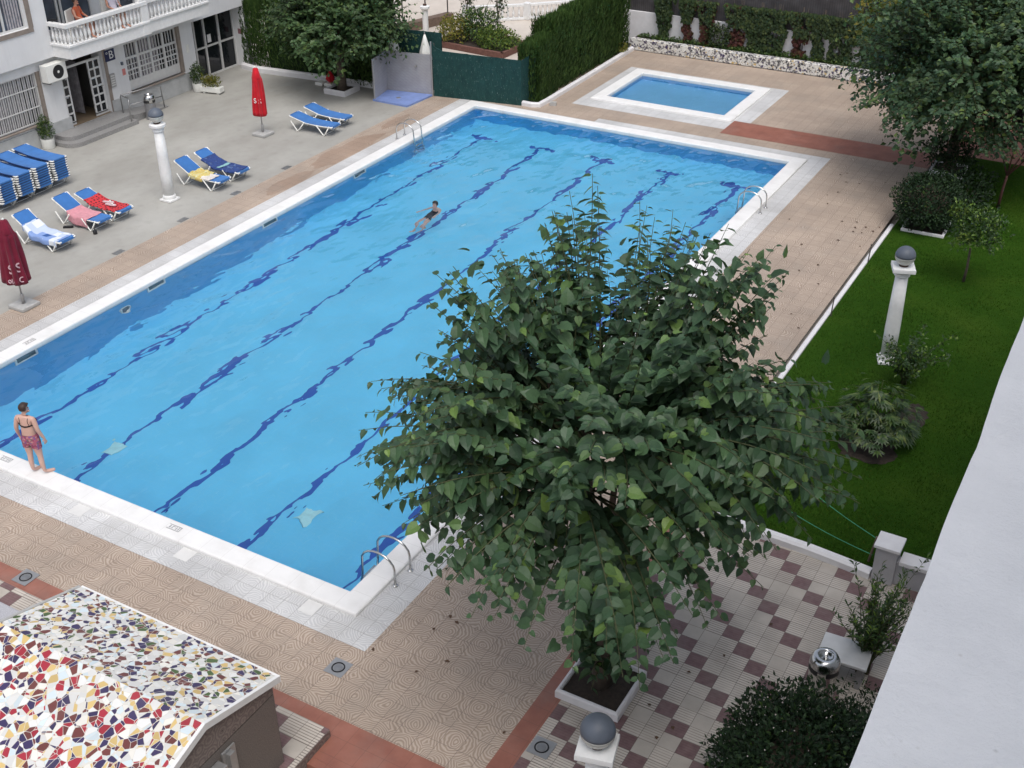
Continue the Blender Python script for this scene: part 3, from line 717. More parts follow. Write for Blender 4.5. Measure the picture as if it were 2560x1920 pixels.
# balconies
BAL = [(.036,0),(.036,.03),(.022,.05),(.026,.10),(.044,.16),(.046,.21),(.034,.29),(.020,.38),(.018,.42),(.026,.45),(.034,.47),(.034,.5)]
def balustrade(x, ya, yb, zb, parent, n):
    for k in range(n):
        y = ya+(yb-ya)*(k+.5)/n
        b = MB(); b.lathe([(r*1.25,z*.98) for r,z in BAL], 8, (x,y,zb)); b.build('baluster', M['white'], parent, True)
def balcony(y0, y1, xf, nb, left=True, last=False):
    m = MB(); m.box(-11.2,xf,y0,y1,2.77,3.14); m.box(-11.2,xf+.05,y0-(.05 if left else 0),y1,3.14,3.22,.012)
    o = m.build('balcony', M['white'], B)
    m = MB(); m.box(xf-.14,xf+.045,y0+(-.04 if left else .02),y1-.02,3.74,3.88,.02)
    if left: m.box(-10.2,xf-.14,y0-.04,y0+.12,3.742,3.878,.02)
    m.build('handrail', M['white'], o)
    balustrade(xf-.06, y0+.02, y1-.30 if not last else y1-.05, 3.22, o, nb)
    if left:
        for k in range(4):
            b = MB(); b.lathe([(r*1.25,z*.98) for r,z in BAL], 8, (-10.1+.17*k,y0+.05,3.22)); b.build('baluster', M['white'], o, True)
    p = MB()
    if not last: p.box(xf-.2,xf+.02,y1-.30,y1+.02,2.771,3.95,.01); p.build('pier', M['white'], o)
    return o
balcony(13.74,17.25,-9.4,19,True); balcony(17.27,20.3,-9.52,16,False,True)
m = MB(); m.face([(-11.2,13.74,3.2),(-11.2,20.3,3.2),(-11.2,20.3,5.6),(-11.2,13.74,5.6)]); m.face([(-11.2,13.74,5.6),(-11.2,20.3,5.6),(-9.4,20.3,5.6),(-9.4,13.74,5.6)]); m.face([(-9.4,13.74,5.6),(-9.4,20.3,5.6),(-9.4,20.3,9),(-9.4,13.74,9)])
m.build('balcony_back_wall', M['wall'], B)
for (a,b) in ((13.85,15.0),(15.1,16.4),(17.6,19.0)):
    m = MB(); m.box(-11.19,-11.15,a,b,3.23,5.4); o = m.build('balcony_door', M['blueglass'], B)
    f = MB()
    for (p,q,c_,d) in ((a,a+.07,3.23,5.4),(b-.07,b,3.23,5.4),((a+b)/2-.03,(a+b)/2+.03,3.23,5.4),(a+.07,b-.07,3.23,3.32)): f.box(-11.15,-11.10,p,q,c_,d)
    f.build('door_frame', M['alu'], o)
m = MB(); m.box(-10.25,-10.0,13.80,13.98,3.88,3.93,.01); m.build('meter_cap', M['black'], B)
# things fixed to the wall
t_ = thing('air_conditioner', 'white air conditioning unit with round black fan above the door', 'air conditioner', (F,13.55,2.0))
m = MB(); m.box(.10,.40,-.40,.40,.05,.62,.02); m.build('casing', M['cwhite'], t_)
m = MB(); R = [(.401,.06+.22*math.cos(a*PI/14),.34+.22*math.sin(a*PI/14)) for a in range(28)]; m.face([(.404,)+p[1:] for p in R]); m.build('fan_grille', M['black'], t_)
m = MB(); m.face([(.408,.06+.045*math.cos(a*PI/8),.34+.045*math.sin(a*PI/8)) for a in range(16)]); m.build('fan_hub', M['cwhite'], t_)
m = MB(); m.box(0,.38,-.33,-.28,0,.05); m.box(0,.38,.28,.33,0,.05); m.build('bracket', M['dullsteel'], t_)
t_ = thing('block_sign', 'navy square sign reading ºB beside the entrance door', 'sign', (F,16.15,2.18))
m = MB(); m.box(.0,.03,-.22,.22,-.19,.19,.004); m.build('panel', M['signblue'], t_)
def text(body, size, parent, M4, mat, name='lettering', ext=.003):
    cu = bpy.data.curves.new(name, 'FONT'); cu.body = body; cu.size = size; cu.extrude = ext; cu.align_x = 'CENTER'; cu.align_y = 'CENTER'
    o = bpy.data.objects.new(name, cu); COL.objects.link(o); bpy.context.view_layer.update()
    me = bpy.data.meshes.new_from_object(o.evaluated_get(bpy.context.evaluated_depsgraph_get())); bpy.data.objects.remove(o); bpy.data.curves.remove(cu)
    me.materials.clear(); me.materials.append(mat); o = bpy.data.objects.new(name, me); COL.objects.link(o); o.parent = parent; o.matrix_local = M4; return o
FX = Matrix(((0,0,1,0),(1,0,0,0),(0,1,0,0),(0,0,0,1)))     # text plane facing +x, reading along +y
text('B', .38, t_, Matrix.Translation((.033,.05,0)) @ FX, M['white']); text('º', .26, t_, Matrix.Translation((.033,-.13,.03)) @ FX, M['white'])
t_ = thing('intercom_panel', 'grey slatted intercom panel on the wall below the navy sign', 'intercom', (F,16.08,1.1))
m = MB(); m.box(0,.05,-.11,.11,0,.46,.006); m.build('case', M['pole'], t_)
m = MB()
for k in range(5): m.box(.05,.056,-.085,.085,.05+k*.08,.09+k*.08)
m.build('nameplates', M['alu'], t_)
m = MB(); m.box(0,.008,-.07,.07,0,.22); o = m.build('wall_notice', plain('red_white_notice', (.62,.22,.20), .6, 0, .5, 30), None, False, (F+.002,16.66,1.36)); tag(o, 'small red and white notice on the wall left of the paned window', 'notice')
m = MB(); m.box(0,.05,-.04,.04,0,.11,.008); o = m.build('wall_box', M['globe_grey'], None, False, (F+.002,16.62,1.72)); tag(o, 'small grey box on the wall above the red notice', 'junction box')
m = MB(); m.box(0,.03,-.06,.06,0,.3,.006); o = m.build('meter_box', M['cwhite'], None, False, (F+.002,19.82,1.35)); tag(o, 'small white box on the wall left of the glazed entrance', 'meter box')
m = MB(); m.box(-.12,.12,-.006,0,0,.2); o = m.build('wall_label', plain('dull_red_label', (.25,.12,.13), .6, 0, .4, 30), None, False, (F-.25,23.0,1.25)); tag(o, 'small dull red label on the grey side wall of the glazed entrance', 'label')
# entrance steps with rounded corner, and the railing
t_ = thing('entrance_steps', 'grey granite entrance steps with a rounded corner', 'steps', (0,0,0))
def rounded(x0,x1,y0,y1,r):
    P = [(x0,y0)]
    for k in range(7): a = -PI/2 + PI/2*k/6; P.append((x1-r+r*math.cos(a), y0+r+r*math.sin(a)))
    P += [(x1,y1),(x0,y1)]; return P
m = MB(); m.prism(rounded(F+.036,-9.32,13.02,15.95,.45), 0, .14); m.build('lower_step', M['granite'], t_)
m = MB(); m.prism(rounded(F+.036,-9.62,13.22,15.95,.35), .14, .28); m.build('landing', M['granite'], t_)
m = MB(); P = [(F+.036,15.95),(-9.5,15.95),(-9.75,17.9),(F+.036,17.9)]
m.raw([(P[0][0],P[0][1],.28),(P[1][0],P[1][1],.28),(P[2][0],P[2][1],.01),(P[3][0],P[3][1],.01),(P[0][0],P[0][1],0),(P[1][0],P[1][1],0)], [(0,1,2,3),(0,4,5,1),(1,5,2),(0,3,4)]); m.build('ramp', M['granite'], t_)
t_ = thing('ramp_railing', 'bent steel tube railing beside the entrance ramp', 'railing', (0,0,0))
m = MB(); m.tube([(-9.40,15.72,.0),(-9.40,15.72,.80),(-9.44,15.78,.88),(-9.55,15.85,.9),(-9.95,15.95,.9),(-10.02,15.97,.84),(-10.02,15.97,.2)], .022, 8); m.build('end_hoop', M['dullsteel'], t_, True)
m = MB(); m.tube([(-10.0,15.97,.9),(-9.85,17.2,.86),(-9.75,17.6,.80),(-9.75,17.65,.0)], .022, 8); m.tube([(-9.93,16.2,.48),(-9.76,17.6,.44)], .016, 8); m.build('handrail', M['dullsteel'], t_, True)
# bins
def dome_bin(name, loc, label, h, r, face):
    t_ = thing(name, label, 'litter bin', loc, face)
    m = MB(); m.lathe([(r*.92,0),(r*.95,.02),(r*.95,h*.66),(r,h*.68)], 24); m.build('body', M['greystone'] if name=='street_bin' else M['steel'], t_, 'auto')
    m = MB(); m.lathe([(r*1.02,h*.68),(r*1.03,h*.80),(r*.98,h*.90),(r*.80,h*.985),(r*.55,h),(r*.5,h*.985),(r*.44,h*.95),(r*.001,h*.945)], 28); m.build('lid', M['steel'], t_, True)
    m = MB()
    for k in range(4):
        a = k*PI/2; m.grid(6,1,lambda u,v,a=a:((r*1.035)*math.cos(a-.5+u), (r*1.035)*math.sin(a-.5+u), h*(.70+.10*v)))
    m.build('slot', M['black'], t_)
    m = MB(); m.lathe([(r*.16,h*.945),(r*.14,h*.98),(.0001,h*.99)], 12); m.build('knob', M['steel'], t_, True)
    return t_
dome_bin('street_bin', (-9.32,16.58,0), 'dark litter bin with shiny steel lid by the entrance ramp', .86, .2, .3)
dome_bin('litter_bin', (19.2,1.52,0), 'polished steel litter bin beside the white marble bench', .88, .225, .9)
# ------------------------------------------------------------------ sun loungers
LL, LW, LH = 1.72, .56, .33
def prof(s, back):
    """height of the sling at distance s from the head end; the back part is raised"""
    hinge = .66
    if s < hinge: z = LH + (hinge-s)*math.tan(back)
    else: z = LH - .015*math.sin(PI*min(1,(s-hinge)/(LL-hinge)))
    return z
def make_lounger(back, label, group, folded=False):
    r = thing('sun_lounger', label, 'sun lounger', (0,0,0), 0, group)
    N = 22
    ss = [LL*i/N for i in range(N+1)]
    m = MB()
    def pt(u, v, dz):
        s = u*LL; sag = .018*(1-(2*v-1)**2)
        return (s, (v-.5)*(LW-.05), prof(s, back)-sag+dz)
    m.grid(N, 6, lambda u,v: pt(u,v,.012)); m.grid(N, 6, lambda u,v: pt(u,1-v,-.008))
    for v in (0,1):
        m.grid(N, 1, lambda u,w,v=v: pt(u,v,-.03+.042*w) if v == 0 else pt(u,v,.012-.042*w))
    m.grid(1, 6, lambda w,v: (LL+.005, (v-.5)*(LW-.05), LH+.012-(.045 if folded else .07)*w)); m.grid(1, 6, lambda w,v: (-.004, (.5-v)*(LW-.05), prof(0,back)+.012-.05*w))
    m.build('sling', M['sling'], r, True)
    m = MB()
    for sy in (-1,1):
        m.tube([(s, sy*(LW/2-.012), prof(s,back)-.012) for s in ss], .016, 6)
    m.tube([(LL-.01,-LW/2+.01,LH-.045),(LL-.01,LW/2-.01,LH-.045)], .014, 6)
    m.build('side_rail', M['rail'] if back < .2 else M['cwhite'], r, True)
    for sx, (s0) in ((0,0.0),(1,LL)):
        for sy in (-1,1):
            m = MB(); z = prof(s0,back); d = .10 if sx == 0 else -.10
            m.tube([(s0,sy*(LW/2-.07),z-.012),(s0,sy*(LW/2-.02),z-.012),(s0+d*.25,sy*(LW/2),z-.012),(s0+d*1.2,sy*(LW/2),prof(s0+d*1.2,back)-.012)], .024, 6); m.build('corner_cap', M['cwhite'], r, True)
    for (a,mid,b) in ((.06,.32,.60),(1.10,1.40,1.62)):
        for sy in (-1,1):
            m = MB(); y = sy*(LW/2+.012)
            if folded: m.tube([(a,y*.9,LH-.03),(b,y*.9,LH-.03)], .012, 5); m.build('leg', M['cwhite'], r, True); continue
            m.tube([(a,y,LH-.005 if a > .3 else LH+.0),(mid-.02,y*1.02,.016),(mid+.02,y*1.02,.016),(b,y,LH-.012)], .021, 6)
            m.sphere((b,y,LH-.004), .03, 8, 6); m.build('leg', M['cwhite'], r, True)
        if folded: continue
        m = MB(); m.tube([(mid,-LW/2,.02),(mid,LW/2,.02)], .012, 6); m.build('crossbar', M['cwhite'], r, True)
    return r
GL = 'sun loungers set out beside the pool'
def put_lounger(x, y, back, label, rz=0.0):
    r = make_lounger(back, label, GL); r.location = (x,y,0); r.rotation_euler = (0,0,rz); return r
A1, A2, A3, A4, A5, A6 = [math.radians(a) for a in (34,30,20,30,28,14)]
LPOS = [(-5.14,7.44,A1,'blue sun lounger with a blue and white patchwork towel, by the maroon parasol',.0),
        (-5.26,8.92,A2,'blue sun lounger half covered by a pink towel',.0),
        (-5.25,9.70,A3,'blue sun lounger under a red spotted towel',.0),
        (-4.30,12.78,A4,'blue sun lounger with a yellow towel, right of the white lamp column',.0),
        (-4.30,13.66,A5,'blue sun lounger covered by a dark blue towel',.0),
        (-4.32,18.25,A6,'empty blue sun lounger, front one of the pair by the red parasol',.04),
        (-4.45,19.22,A6,'empty blue sun lounger, rear one of the pair by the red parasol',-.03)]
for a in LPOS: put_lounger(*a)
# stacks
GS = 'stacked sun loungers at the left'
proto = make_lounger(math.radians(7), 'x', GS, True); low = make_lounger(math.radians(7), 'x', GS); lowfirst = True
ORD = ['topmost','second from top','third from top','fourth from top','fifth from top','sixth from top','seventh from top','eighth from top','ninth from top','bottom']
names = ['in the stack nearest the steps','in the second stack from the steps','in the third stack from the steps','in the fourth stack from the steps']
first = True
for k, (x, y) in enumerate(((-8.80,10.62),(-8.78,9.93),(-8.76,9.24),(-8.70,8.55))):
    for i in range(9):
        lab = 'blue sun lounger ' + ('lowest' if i == 8 else ORD[i]) + ' ' + names[k]
        z = (8-i)*.072
        if i == 8:
            if lowfirst: low.location = (x,y,0); low['label'] = lab; lowfirst = False
            else: dup(low, (x,y,0), 0.0, lab)
        elif first: o = proto; o.location = (x,y,z); o['label'] = lab; first = False
        else: o = dup(proto, (x+U(-.012,.012), y+U(-.008,.008), z), U(-.006,.006), lab)
# towels
def towel(name, x, y, back, s0, s1, over, mat, label, group=None, dz=.022, wav=.012, rz=0, seed=0, cat='towel', full=1.0):
    """a cloth lying on a lounger from s0 to s1; over = drop over the near side"""
    m = MB(); nu, nv = 26, 22
    tot = LW*full + over
    def fn(u, v):
        s = s0+(s1-s0)*u; d = v*tot - over           # d<0 hangs over the near side
        w = wav*(noise.noise(Vector((s*5+seed, d*5, seed)))*1.2+noise.noise(Vector((s*13, d*13+seed, 1)))*.5)
        zz = prof(s, back)-.015*(1-min(1,abs(d/LW*2-1))**2)+dz+max(w,-.006)
        yy = -LW/2 + d + .01*math.sin(s*14+seed)
        if d < 0: yy = -LW/2-.02-.02*math.sin(s*12+seed) ; zz = prof(s,back)+dz+d
        ed = .015*noise.noise(Vector((v*6+seed, u*6, 3)))
        return (s+ed, yy+ed, zz)
    m.grid(nu, nv, fn)
    o = m.build(name, mat, None, True, (x,y,0), rz)
    md = o.modifiers.new('thick', 'SOLIDIFY'); md.thickness = .008; md.offset = 1
    return tag(o, label, cat, group)
def mat_patch():
    t = NT('blue_white_patchwork_towel')
    wn = t.n('ShaderNodeTexWhiteNoise', noise_dimensions='2D'); sn = t.n('ShaderNodeVectorMath', operation='SNAP'); t.t.links.new(t.co(), sn.inputs[0]); sn.inputs[1].default_value = (.19,.19,1); t.t.links.new(sn.outputs[0], wn.inputs['Vector'])
    col = t.ramp(wn.outputs[0], [(0,(.22,.33,.62)),(.35,(.50,.58,.74)),(.6,(.70,.74,.80)),(.82,(.03,.10,.32))], 'CONSTANT')
    return t.done(t.bsdf(col, .85))
def mat_dots():
    t = NT('red_dotted_towel'); v = t.voro(9.5, t.co(scale=(1,1,0)), 'F1', .45, '2D'); d = t.math('LESS_THAN', v.outputs['Distance'], .24)
    return t.done(t.bsdf(t.mix(d, (.55,.035,.045), (.04,.01,.015)), .85))
def mat_yel():
    t = NT('yellow_print_towel'); col = t.ramp(t.noise(7,4,.6,None,1.5), [(.35,(.62,.60,.42)),(.5,(.58,.50,.16)),(.6,(.60,.40,.12)),(.7,(.40,.44,.20))])
    return t.done(t.bsdf(col, .85))
def mat_blue_t():
    t = NT('dark_blue_print_towel'); col = t.ramp(t.noise(4,4,.6,None,1.8), [(.4,(.025,.06,.22)),(.55,(.02,.04,.15)),(.66,(.10,.17,.36)),(.75,(.02,.05,.18))])
    return t.done(t.bsdf(col, .85))
x,y,b,_,_ = LPOS[0]; towel('towel', x,y,b,.34,1.62,.16, mat_patch(), 'blue and white patchwork beach towel hanging over the left lounger', 'beach towels')
x,y,b,_,_ = LPOS[1]; towel('towel', x,y,b,.52,1.30,.26, fabric('pink_towel',(.60,.27,.31),.12,9), 'pink beach towel draped over the side of a lounger', 'beach towels', seed=4)
x,y,b,_,_ = LPOS[2]; towel('towel', x,y,b,.36,1.58,.02, mat_dots(), 'red beach towel with black spots', 'beach towels', wav=.03, seed=7)
x,y,b,_,_ = LPOS[3]; towel('towel', x,y,b,.55,1.10,.10, mat_yel(), 'yellow printed beach towel bunched on a lounger', 'beach towels', wav=.05, seed=2, dz=.03)
towel('white_cloth', x,y,b,1.02,1.36,.03, fabric('white_shirt',(.66,.62,.58),.12,12), 'crumpled white shirt at the foot of the yellow towel', None, wav=.05, seed=9, dz=.035, cat='clothing', full=.8)
x,y,b,_,_ = LPOS[4]; towel('towel', x,y,b,.30,1.64,.06, mat_blue_t(), 'dark blue printed beach towel spread on a lounger', 'beach towels', wav=.02, seed=11)
towel('folded_cloth', x,y,b,.86,.98,.0, fabric('teal_cloth',(.24,.46,.48),.1,12), 'pale teal strap of cloth lying on the dark blue towel', None, wav=.02, seed=13, dz=.04, cat='clothing', full=.9)
x,y,b,_,_ = LPOS[2]
for i,(dx,dy,rz,lab) in enumerate(((.98,.06,.25,'pale pink flip-flop on the red towel, farther from the pool'),(1.18,-.05,.15,'pale pink flip-flop on the red towel, nearer the pool'))):
    t_ = thing('flip_flop', lab, 'flip-flop', (x+dx,y+dy,LH+.045), rz, 'flip-flops on the red towel')
    m = MB(); P = [(-.16,-.04),(-.05,-.045),(.08,-.055),(.16,-.04),(.18,0),(.16,.04),(.08,.055),(-.05,.045),(-.16,.04),(-.19,0)]; m.prism(P,0,.025); m.build('sole', plain('pale_pink_rubber',(.66,.50,.52),.6), t_)
    m = MB(); m.tube([(.0,-.045,.02),(.05,-.02,.06),(.1,0,.03)], .010, 6); m.tube([(.0,.045,.02),(.05,.02,.06),(.1,0,.03)], .010, 6); m.build('strap', M['cwhite'], t_)
m_ = MB(); m_.lathe([(.05,0),(.06,.03),(.055,.10),(.02,.13),(.02,.16)], 10)
o = m_.build('dark_bottle', M['black'], None, True, (-3.62,8.55,0)); tag(o, 'small dark bottle standing under the foot of the pink towel lounger', 'bottle')
m_ = MB(); m_.prism([(-.14,-.04),(.1,-.05),(.14,0),(.1,.05),(-.14,.04)],0,.05); o = m_.build('dark_shoe', M['black'], None, False, (-4.62,8.50,0), .6); tag(o, 'dark shoe on the terrace under the pink towel lounger', 'shoe')

# ------------------------------------------------------------------ folded parasols
def parasol(loc, H, zb, rt, rb, cloth, label, lett, tilt=0):
    t_ = thing('parasol', label, 'parasol', loc, 0, 'folded parasols on the terrace'); t_.rotation_euler = (tilt*.5, tilt, 0)
    m = MB(); m.tube([(0,0,.1),(0,0,H)], .02, 10); m.build('pole', M['pole'], t_, True)
    m = MB(); m.box(-.27,.27,-.27,.27,0,.10,.02); m.build('base', M['cbase'], t_)
    m = MB(); m.lathe([(.045,.09),(.045,.34),(.03,.36)], 10); m.build('pole_socket', M['pole'], t_, True)
    def fold(a, z): return 1+.22*math.cos(8*a)*min(1,(H-z)/(H-zb)*1.5)+.10*math.sin(3*a+z*3)
    n = 18; P = []
    for i in range(n+1):
        u = i/n; z = zb+(H-.04-zb)*u
        r = rb*(1-u)**.75*.62 + rt*u + rb*.38*(1-u)
        if u > .80: r = rt*(1-((u-.80)/.20)**2*.85)*1.02
        P.append((r, z))
    m = MB(); m.lathe(P, 48, (0,0,0), fold)
    for i in range(48): # scalloped hem
        v = m.v[i]; a = 2*PI*i/48; m.v[i] = (v[0], v[1], v[2]-.05*abs(math.sin(4*a)))
    can = m.build('canopy', cloth, t_, True)
    m = MB(); zt = zb+(H-zb)*.80; m.lathe([(rt*1.12,zt-.06),(rt*1.16,zt-.02),(rt*1.0,zt+.06),(rt*.62,H-.03),(rt*.25,H)], 32, (0,0,0), lambda a,z: 1+.08*math.cos(8*a)); m.build('vent_cap', cloth, can, True)
    m = MB(); m.lathe([(.03,H-.01),(.038,H+.02),(.0001,H+.05)], 10); m.build('finial', M['cwhite'], t_, True)
    for (s, ang, z, size, rad) in lett:
        d = Vector((math.cos(ang), math.sin(ang), 0)); up = Vector((0,0,1)); side = up.cross(d)
        R = Matrix((side, up, d)).transposed().to_4x4()
        text(s, size, can, Matrix.Translation(d*rad+Vector((0,0,z))) @ R, M['white'] if cloth is M['redcloth'] else plain('pink_lettering',(.60,.40,.44),.7), 'emblem', .012)
parasol((-4.79,17.13,0), 2.28, .72, .125, .20, M['redcloth'], 'bright red folded parasol standing near the pair of empty loungers', [('S',-1.55,1.22,.24,.20),('S',-.75,1.20,.24,.20),(':',-.70,.92,.2,.215)])
parasol((-1.86,4.56,0), 2.33, .74, .15, .285, M['darkredcloth'], 'dark maroon folded parasol at the left edge of the photo', [('S',-.95,1.12,.34,.255),('S',-.25,1.14,.34,.255),('o',-1.30,.84,.2,.285),('lo',-.85,.83,.2,.295),('C',-.3,.84,.2,.295)])

# ------------------------------------------------------------------ globe lamps on white columns
def lamp(loc, label, h=2.33, rz=0.0, sq=True):
    t_ = thing('column_lamp', label, 'garden lamp', loc, rz, 'globe lamps on white columns')
    m = MB(); m.box(-.21,.21,-.21,.21,0,.07,.015); m.lathe([(.19,.07),(.195,.12),(.19,.16),(.165,.19)], 20); m.build('base', M['white'], t_, 'auto')
    m = MB(); m.lathe([(.16,.18),(.165,.8),(.155,1.4),(.135,h-.2)], 20); m.build('shaft', M['white'], t_, True)
    m = MB()
    m.lathe([(.138,h-.22),(.17,h-.2),(.17,h-.16),(.145,h-.14),(.19,h-.08)], 20)
    if sq: m.box(-.235,.235,-.235,.235,h-.08,h+.02,.012)
    else: m.lathe([(.2,h-.08),(.235,h-.06),(.235,h+.0),(.2,h+.02)], 24)
    m.build('capital', M['white'], t_, 'auto')
    m = MB(); m.lathe([(.10,h+.02),(.10,h+.07),(.085,h+.08)], 16); m.build('collar', M['rust'], t_, 'auto')
    c = h+.25; r = .215
    m = MB(); m.lathe([(r*math.sin(PI*i/14), c-r*math.cos(PI*i/14)) for i in range(2,7)], 28); m.lathe([(r*.985,c-.05),(r*.985,c)], 28); gl = m.build('globe', M['globe_clear'], t_, True)
    m = MB(); m.lathe([(r*1.015*math.sin(PI*i/20)+1e-5, c-r*1.015*math.cos(PI*i/20)) for i in range(10,21)], 28); m.build('globe_cap', M['globe_grey'], t_, True)
    return t_
lamp((-3.53,11.39,0), 'white column lamp with grey globe on the terrace among the loungers', 2.33, 0, False)
lamp((17.43,12.17,0), 'white column lamp with grey globe on the lawn', 2.36, .35)
lamp((17.54,-2.9,0), 'white column lamp with large grey globe at the bottom edge of the photo', 2.36, .25)
t_ = thing('column_lamp', 'white column lamp on the plaza behind the shower, its top missing a globe', 'garden lamp', (-6.3,29.4,0))
m = MB(); m.lathe([(.17,0),(.17,.1),(.13,.14),(.115,1.25),(.16,1.30),(.20,1.34),(.20,1.42),(.12,1.45)], 18); m.build('shaft', M['white'], t_, 'auto')
m = MB(); m.lathe([(.08,1.45),(.08,1.5),(.05,1.52)], 12); m.build('collar', M['rust'], t_)

# ------------------------------------------------------------------ shower corner, green screens
t_ = thing('outdoor_shower', 'lilac tiled outdoor shower corner with violet tray', 'shower', (0,0,0))
def wallseg(a, b, h, th, mat, name, parent, z0=0.0):
    a = Vector((a[0],a[1],0)); b = Vector((b[0],b[1],0)); d = (b-a).normalized(); n = Vector((-d.y,d.x,0))*th
    m = MB(); P = [a,b,b+n,a+n]; m.raw([p+Vector((0,0,z0)) for p in P]+[p+Vector((0,0,h)) for p in P], [(0,1,5,4),(1,2,6,5),(2,3,7,6),(3,0,4,7),(4,5,6,7)])
    return m.build(name, mat, parent)
wallseg((-3.57,21.9),(-3.80,23.02), 1.5, .05, M['showertile'], 'side_panel', t_); wallseg((-3.80,23.02),(-2.05,23.33), 1.5, .05, M['showertile'], 'back_panel', t_)
m = MB(); m.prism([(-3.62,21.82),(-2.12,21.80),(-2.02,23.30),(-3.78,23.0)], .004, .07); m.build('tray', M['lilac'], t_)
m = MB(); m.lathe([(.09,.07),(.08,.078),(.0001,.079)], 12, (-2.9,22.4,0)); m.build('tray_drain', M['dullsteel'], t_)
m = MB(); m.tube([(-2.02,23.32,0),(-2.02,23.32,1.98)], .03, 8); m.build('post', M['pole'], t_); m = MB(); m.tube([(-3.56,21.88,0),(-3.56,21.88,1.52)], .025, 8); m.build('post', M['pole'], t_)
m = MB(); m.tube([(-2.6,23.2,1.05),(-2.6,23.16,1.05)], .04, 10); m.build('tap', M['steel'], t_)
for (x,y,hh,lab) in ((-2.45,23.60,2.12,'white folded parasol top behind the shower, next to the post'),(-3.72,23.42,2.1,'white folded parasol top behind the shower, half hidden by the tree')):
    q = thing('white_parasol', lab, 'parasol', (x,y,0), 0, 'white folded parasols behind the shower')
    m = MB(); m.lathe([(.24,1.2),(.20,1.5),(.09,1.9),(.025,hh)], 24, (0,0,0), lambda a,z: 1+.1*math.cos(8*a)); m.build('canopy', M['cwhite'], q, True); m = MB(); m.tube([(0,0,0),(0,0,hh+.08)], .022, 8); m.build('pole', M['pole'], q)
t_ = thing('green_fence', 'dark green brushwood screen fence between the shower and the cypress hedge', 'fence', (0,0,0))
def netrun(pts, parent, name='screen'):
    m = MB(); n = 26
    for i in range(len(pts)-1):
        a, b = pts[i], pts[i+1]
        for s in (0,1):
            def fn(u,v,s=s):
                x = a[0]+(b[0]-a[0])*u; y = a[1]+(b[1]-a[1])*u; h = a[2]+(b[2]-a[2])*u
                w = .02*noise.noise(Vector((x*3,y*3,v*2))); return (x+w, y+w+(.05 if s else 0), .0+v*h + (.02*noise.noise(Vector((x*6,y*6,5))) if v > .9 else 0))
            m.grid(n, 6, fn if s == 0 else (lambda u,v,f=fn: f(1-u,v)))
        m.face([(a[0],a[1],a[2]),(b[0],b[1],b[2]),(b[0],b[1]+.05,b[2]),(a[0],a[1]+.05,a[2])])
    return m.build(name, M['net'], parent)
netrun([(-1.98,23.34,1.98),(-1.92,23.36,1.8),(-1.6,23.42,1.66),(1.36,23.90,1.60)], t_)
netrun([(1.36,23.90,1.60),(1.45,24.9,1.75)], t_, 'return_screen')
for (x,y,h) in ((-1.98,23.4,1.9),(-.3,23.72,1.6),(1.34,23.97,1.62)): m = MB(); m.tube([(x,y+.06,0),(x,y+.06,h)], .025, 6); m.build('post', M['ironpost'], t_)
t_ = thing('dark_screen_fence', 'dark green screen fence along the back of the terrace', 'fence', (0,0,0))
netrun([(-10.35,24.1,1.9),(-7.5,24.1,1.9),(-3.85,24.1,1.9)], t_); netrun([(-3.9,23.75,2.12),(-2.0,24.0,2.12)], t_, 'shower_screen')
for x in (-10.3,-8.2,-6.1,-4.0): m = MB(); m.tube([(x,24.2,0),(x,24.2,1.95)], .025, 6); m.build('post', M['ironpost'], t_)

# ------------------------------------------------------------------ mosaic hut
t_ = thing('mosaic_hut', 'small pool hut with a gabled roof of broken coloured ceramic shards', 'hut', (0,0,0))
HX0, HX1, EY, RY, EZ, RZ = 9.28, 13.0, -3.51, -4.88, 1.81, 2.2
SY = -6.6; SZ = RZ-(RY-SY)*.32
m = MB()
def slab(a, b, c, d, th=.05):
    m.raw([a,b,c,d]+[(p[0],p[1],p[2]-th) for p in (a,b,c,d)], [(0,1,2,3),(7,6,5,4),(0,4,5,1),(1,5,6,2),(2,6,7,3),(3,7,4,0)])
m.face([(HX0,EY,EZ),(HX0,RY,RZ),(HX1,RY,RZ),(HX1,EY,EZ)]); m.build('back_roof_slope', M['mosaic_green'], t_)
m = MB(); m.face([(HX0,RY,RZ),(HX0,SY,SZ),(HX1,SY,SZ),(HX1,RY,RZ)]); m.build('front_roof_slope', M['mosaic_red'], t_)
for X, sx in ((HX1,1),(HX0,-1)):
    m = MB(); w = .05*sx
    for (a, b) in (((EY,EZ),(RY,RZ)),((RY,RZ),(SY,SZ))):
        P = [(X,a[0],a[1]+.012),(X+w,a[0],a[1]+.012),(X+w,b[0],b[1]+.012),(X,b[0],b[1]+.012)]; Q = [(p[0],p[1],p[2]-.11) for p in P]
        m.raw(P+Q, [(0,1,2,3),(0,4,5,1),(1,5,6,2),(2,6,7,3),(3,7,4,0),(7,6,5,4)])
    m.build('verge_trim', M['cbase'] if sx < 0 else M['white'], t_)
m = MB(); m.box(HX0,HX1+.05,EY,EY+.03,EZ-.10,EZ+.008); m.build('eave_trim', M['white'], t_)
m = MB()
XW = HX1-.04
m.face([(XW,EY-.06,1.515),(XW,SY,1.515),(XW,SY,SZ-.06),(XW,RY,RZ-.06),(XW,EY-.06,EZ-.04)])
m.face([(XW,EY-.06,EZ-.04),(HX0+.05,EY-.06,EZ-.04),(HX0+.05,EY-.06,.15),(XW,EY-.06,.15)]); m.face([(HX0+.05,EY-.06,.15),(HX0+.05,EY-.06,EZ-.04),(HX0+.05,RY,RZ-.06),(HX0+.05,SY,SZ-.06),(HX0+.05,SY,.15)])
m.build('gable_wall', M['brownstone'], t_)
m = MB(); m.box(XW-.06,XW-.004,SY,EY-.062,.15,1.49); m.build('lower_wall', M['darkstone'], t_)
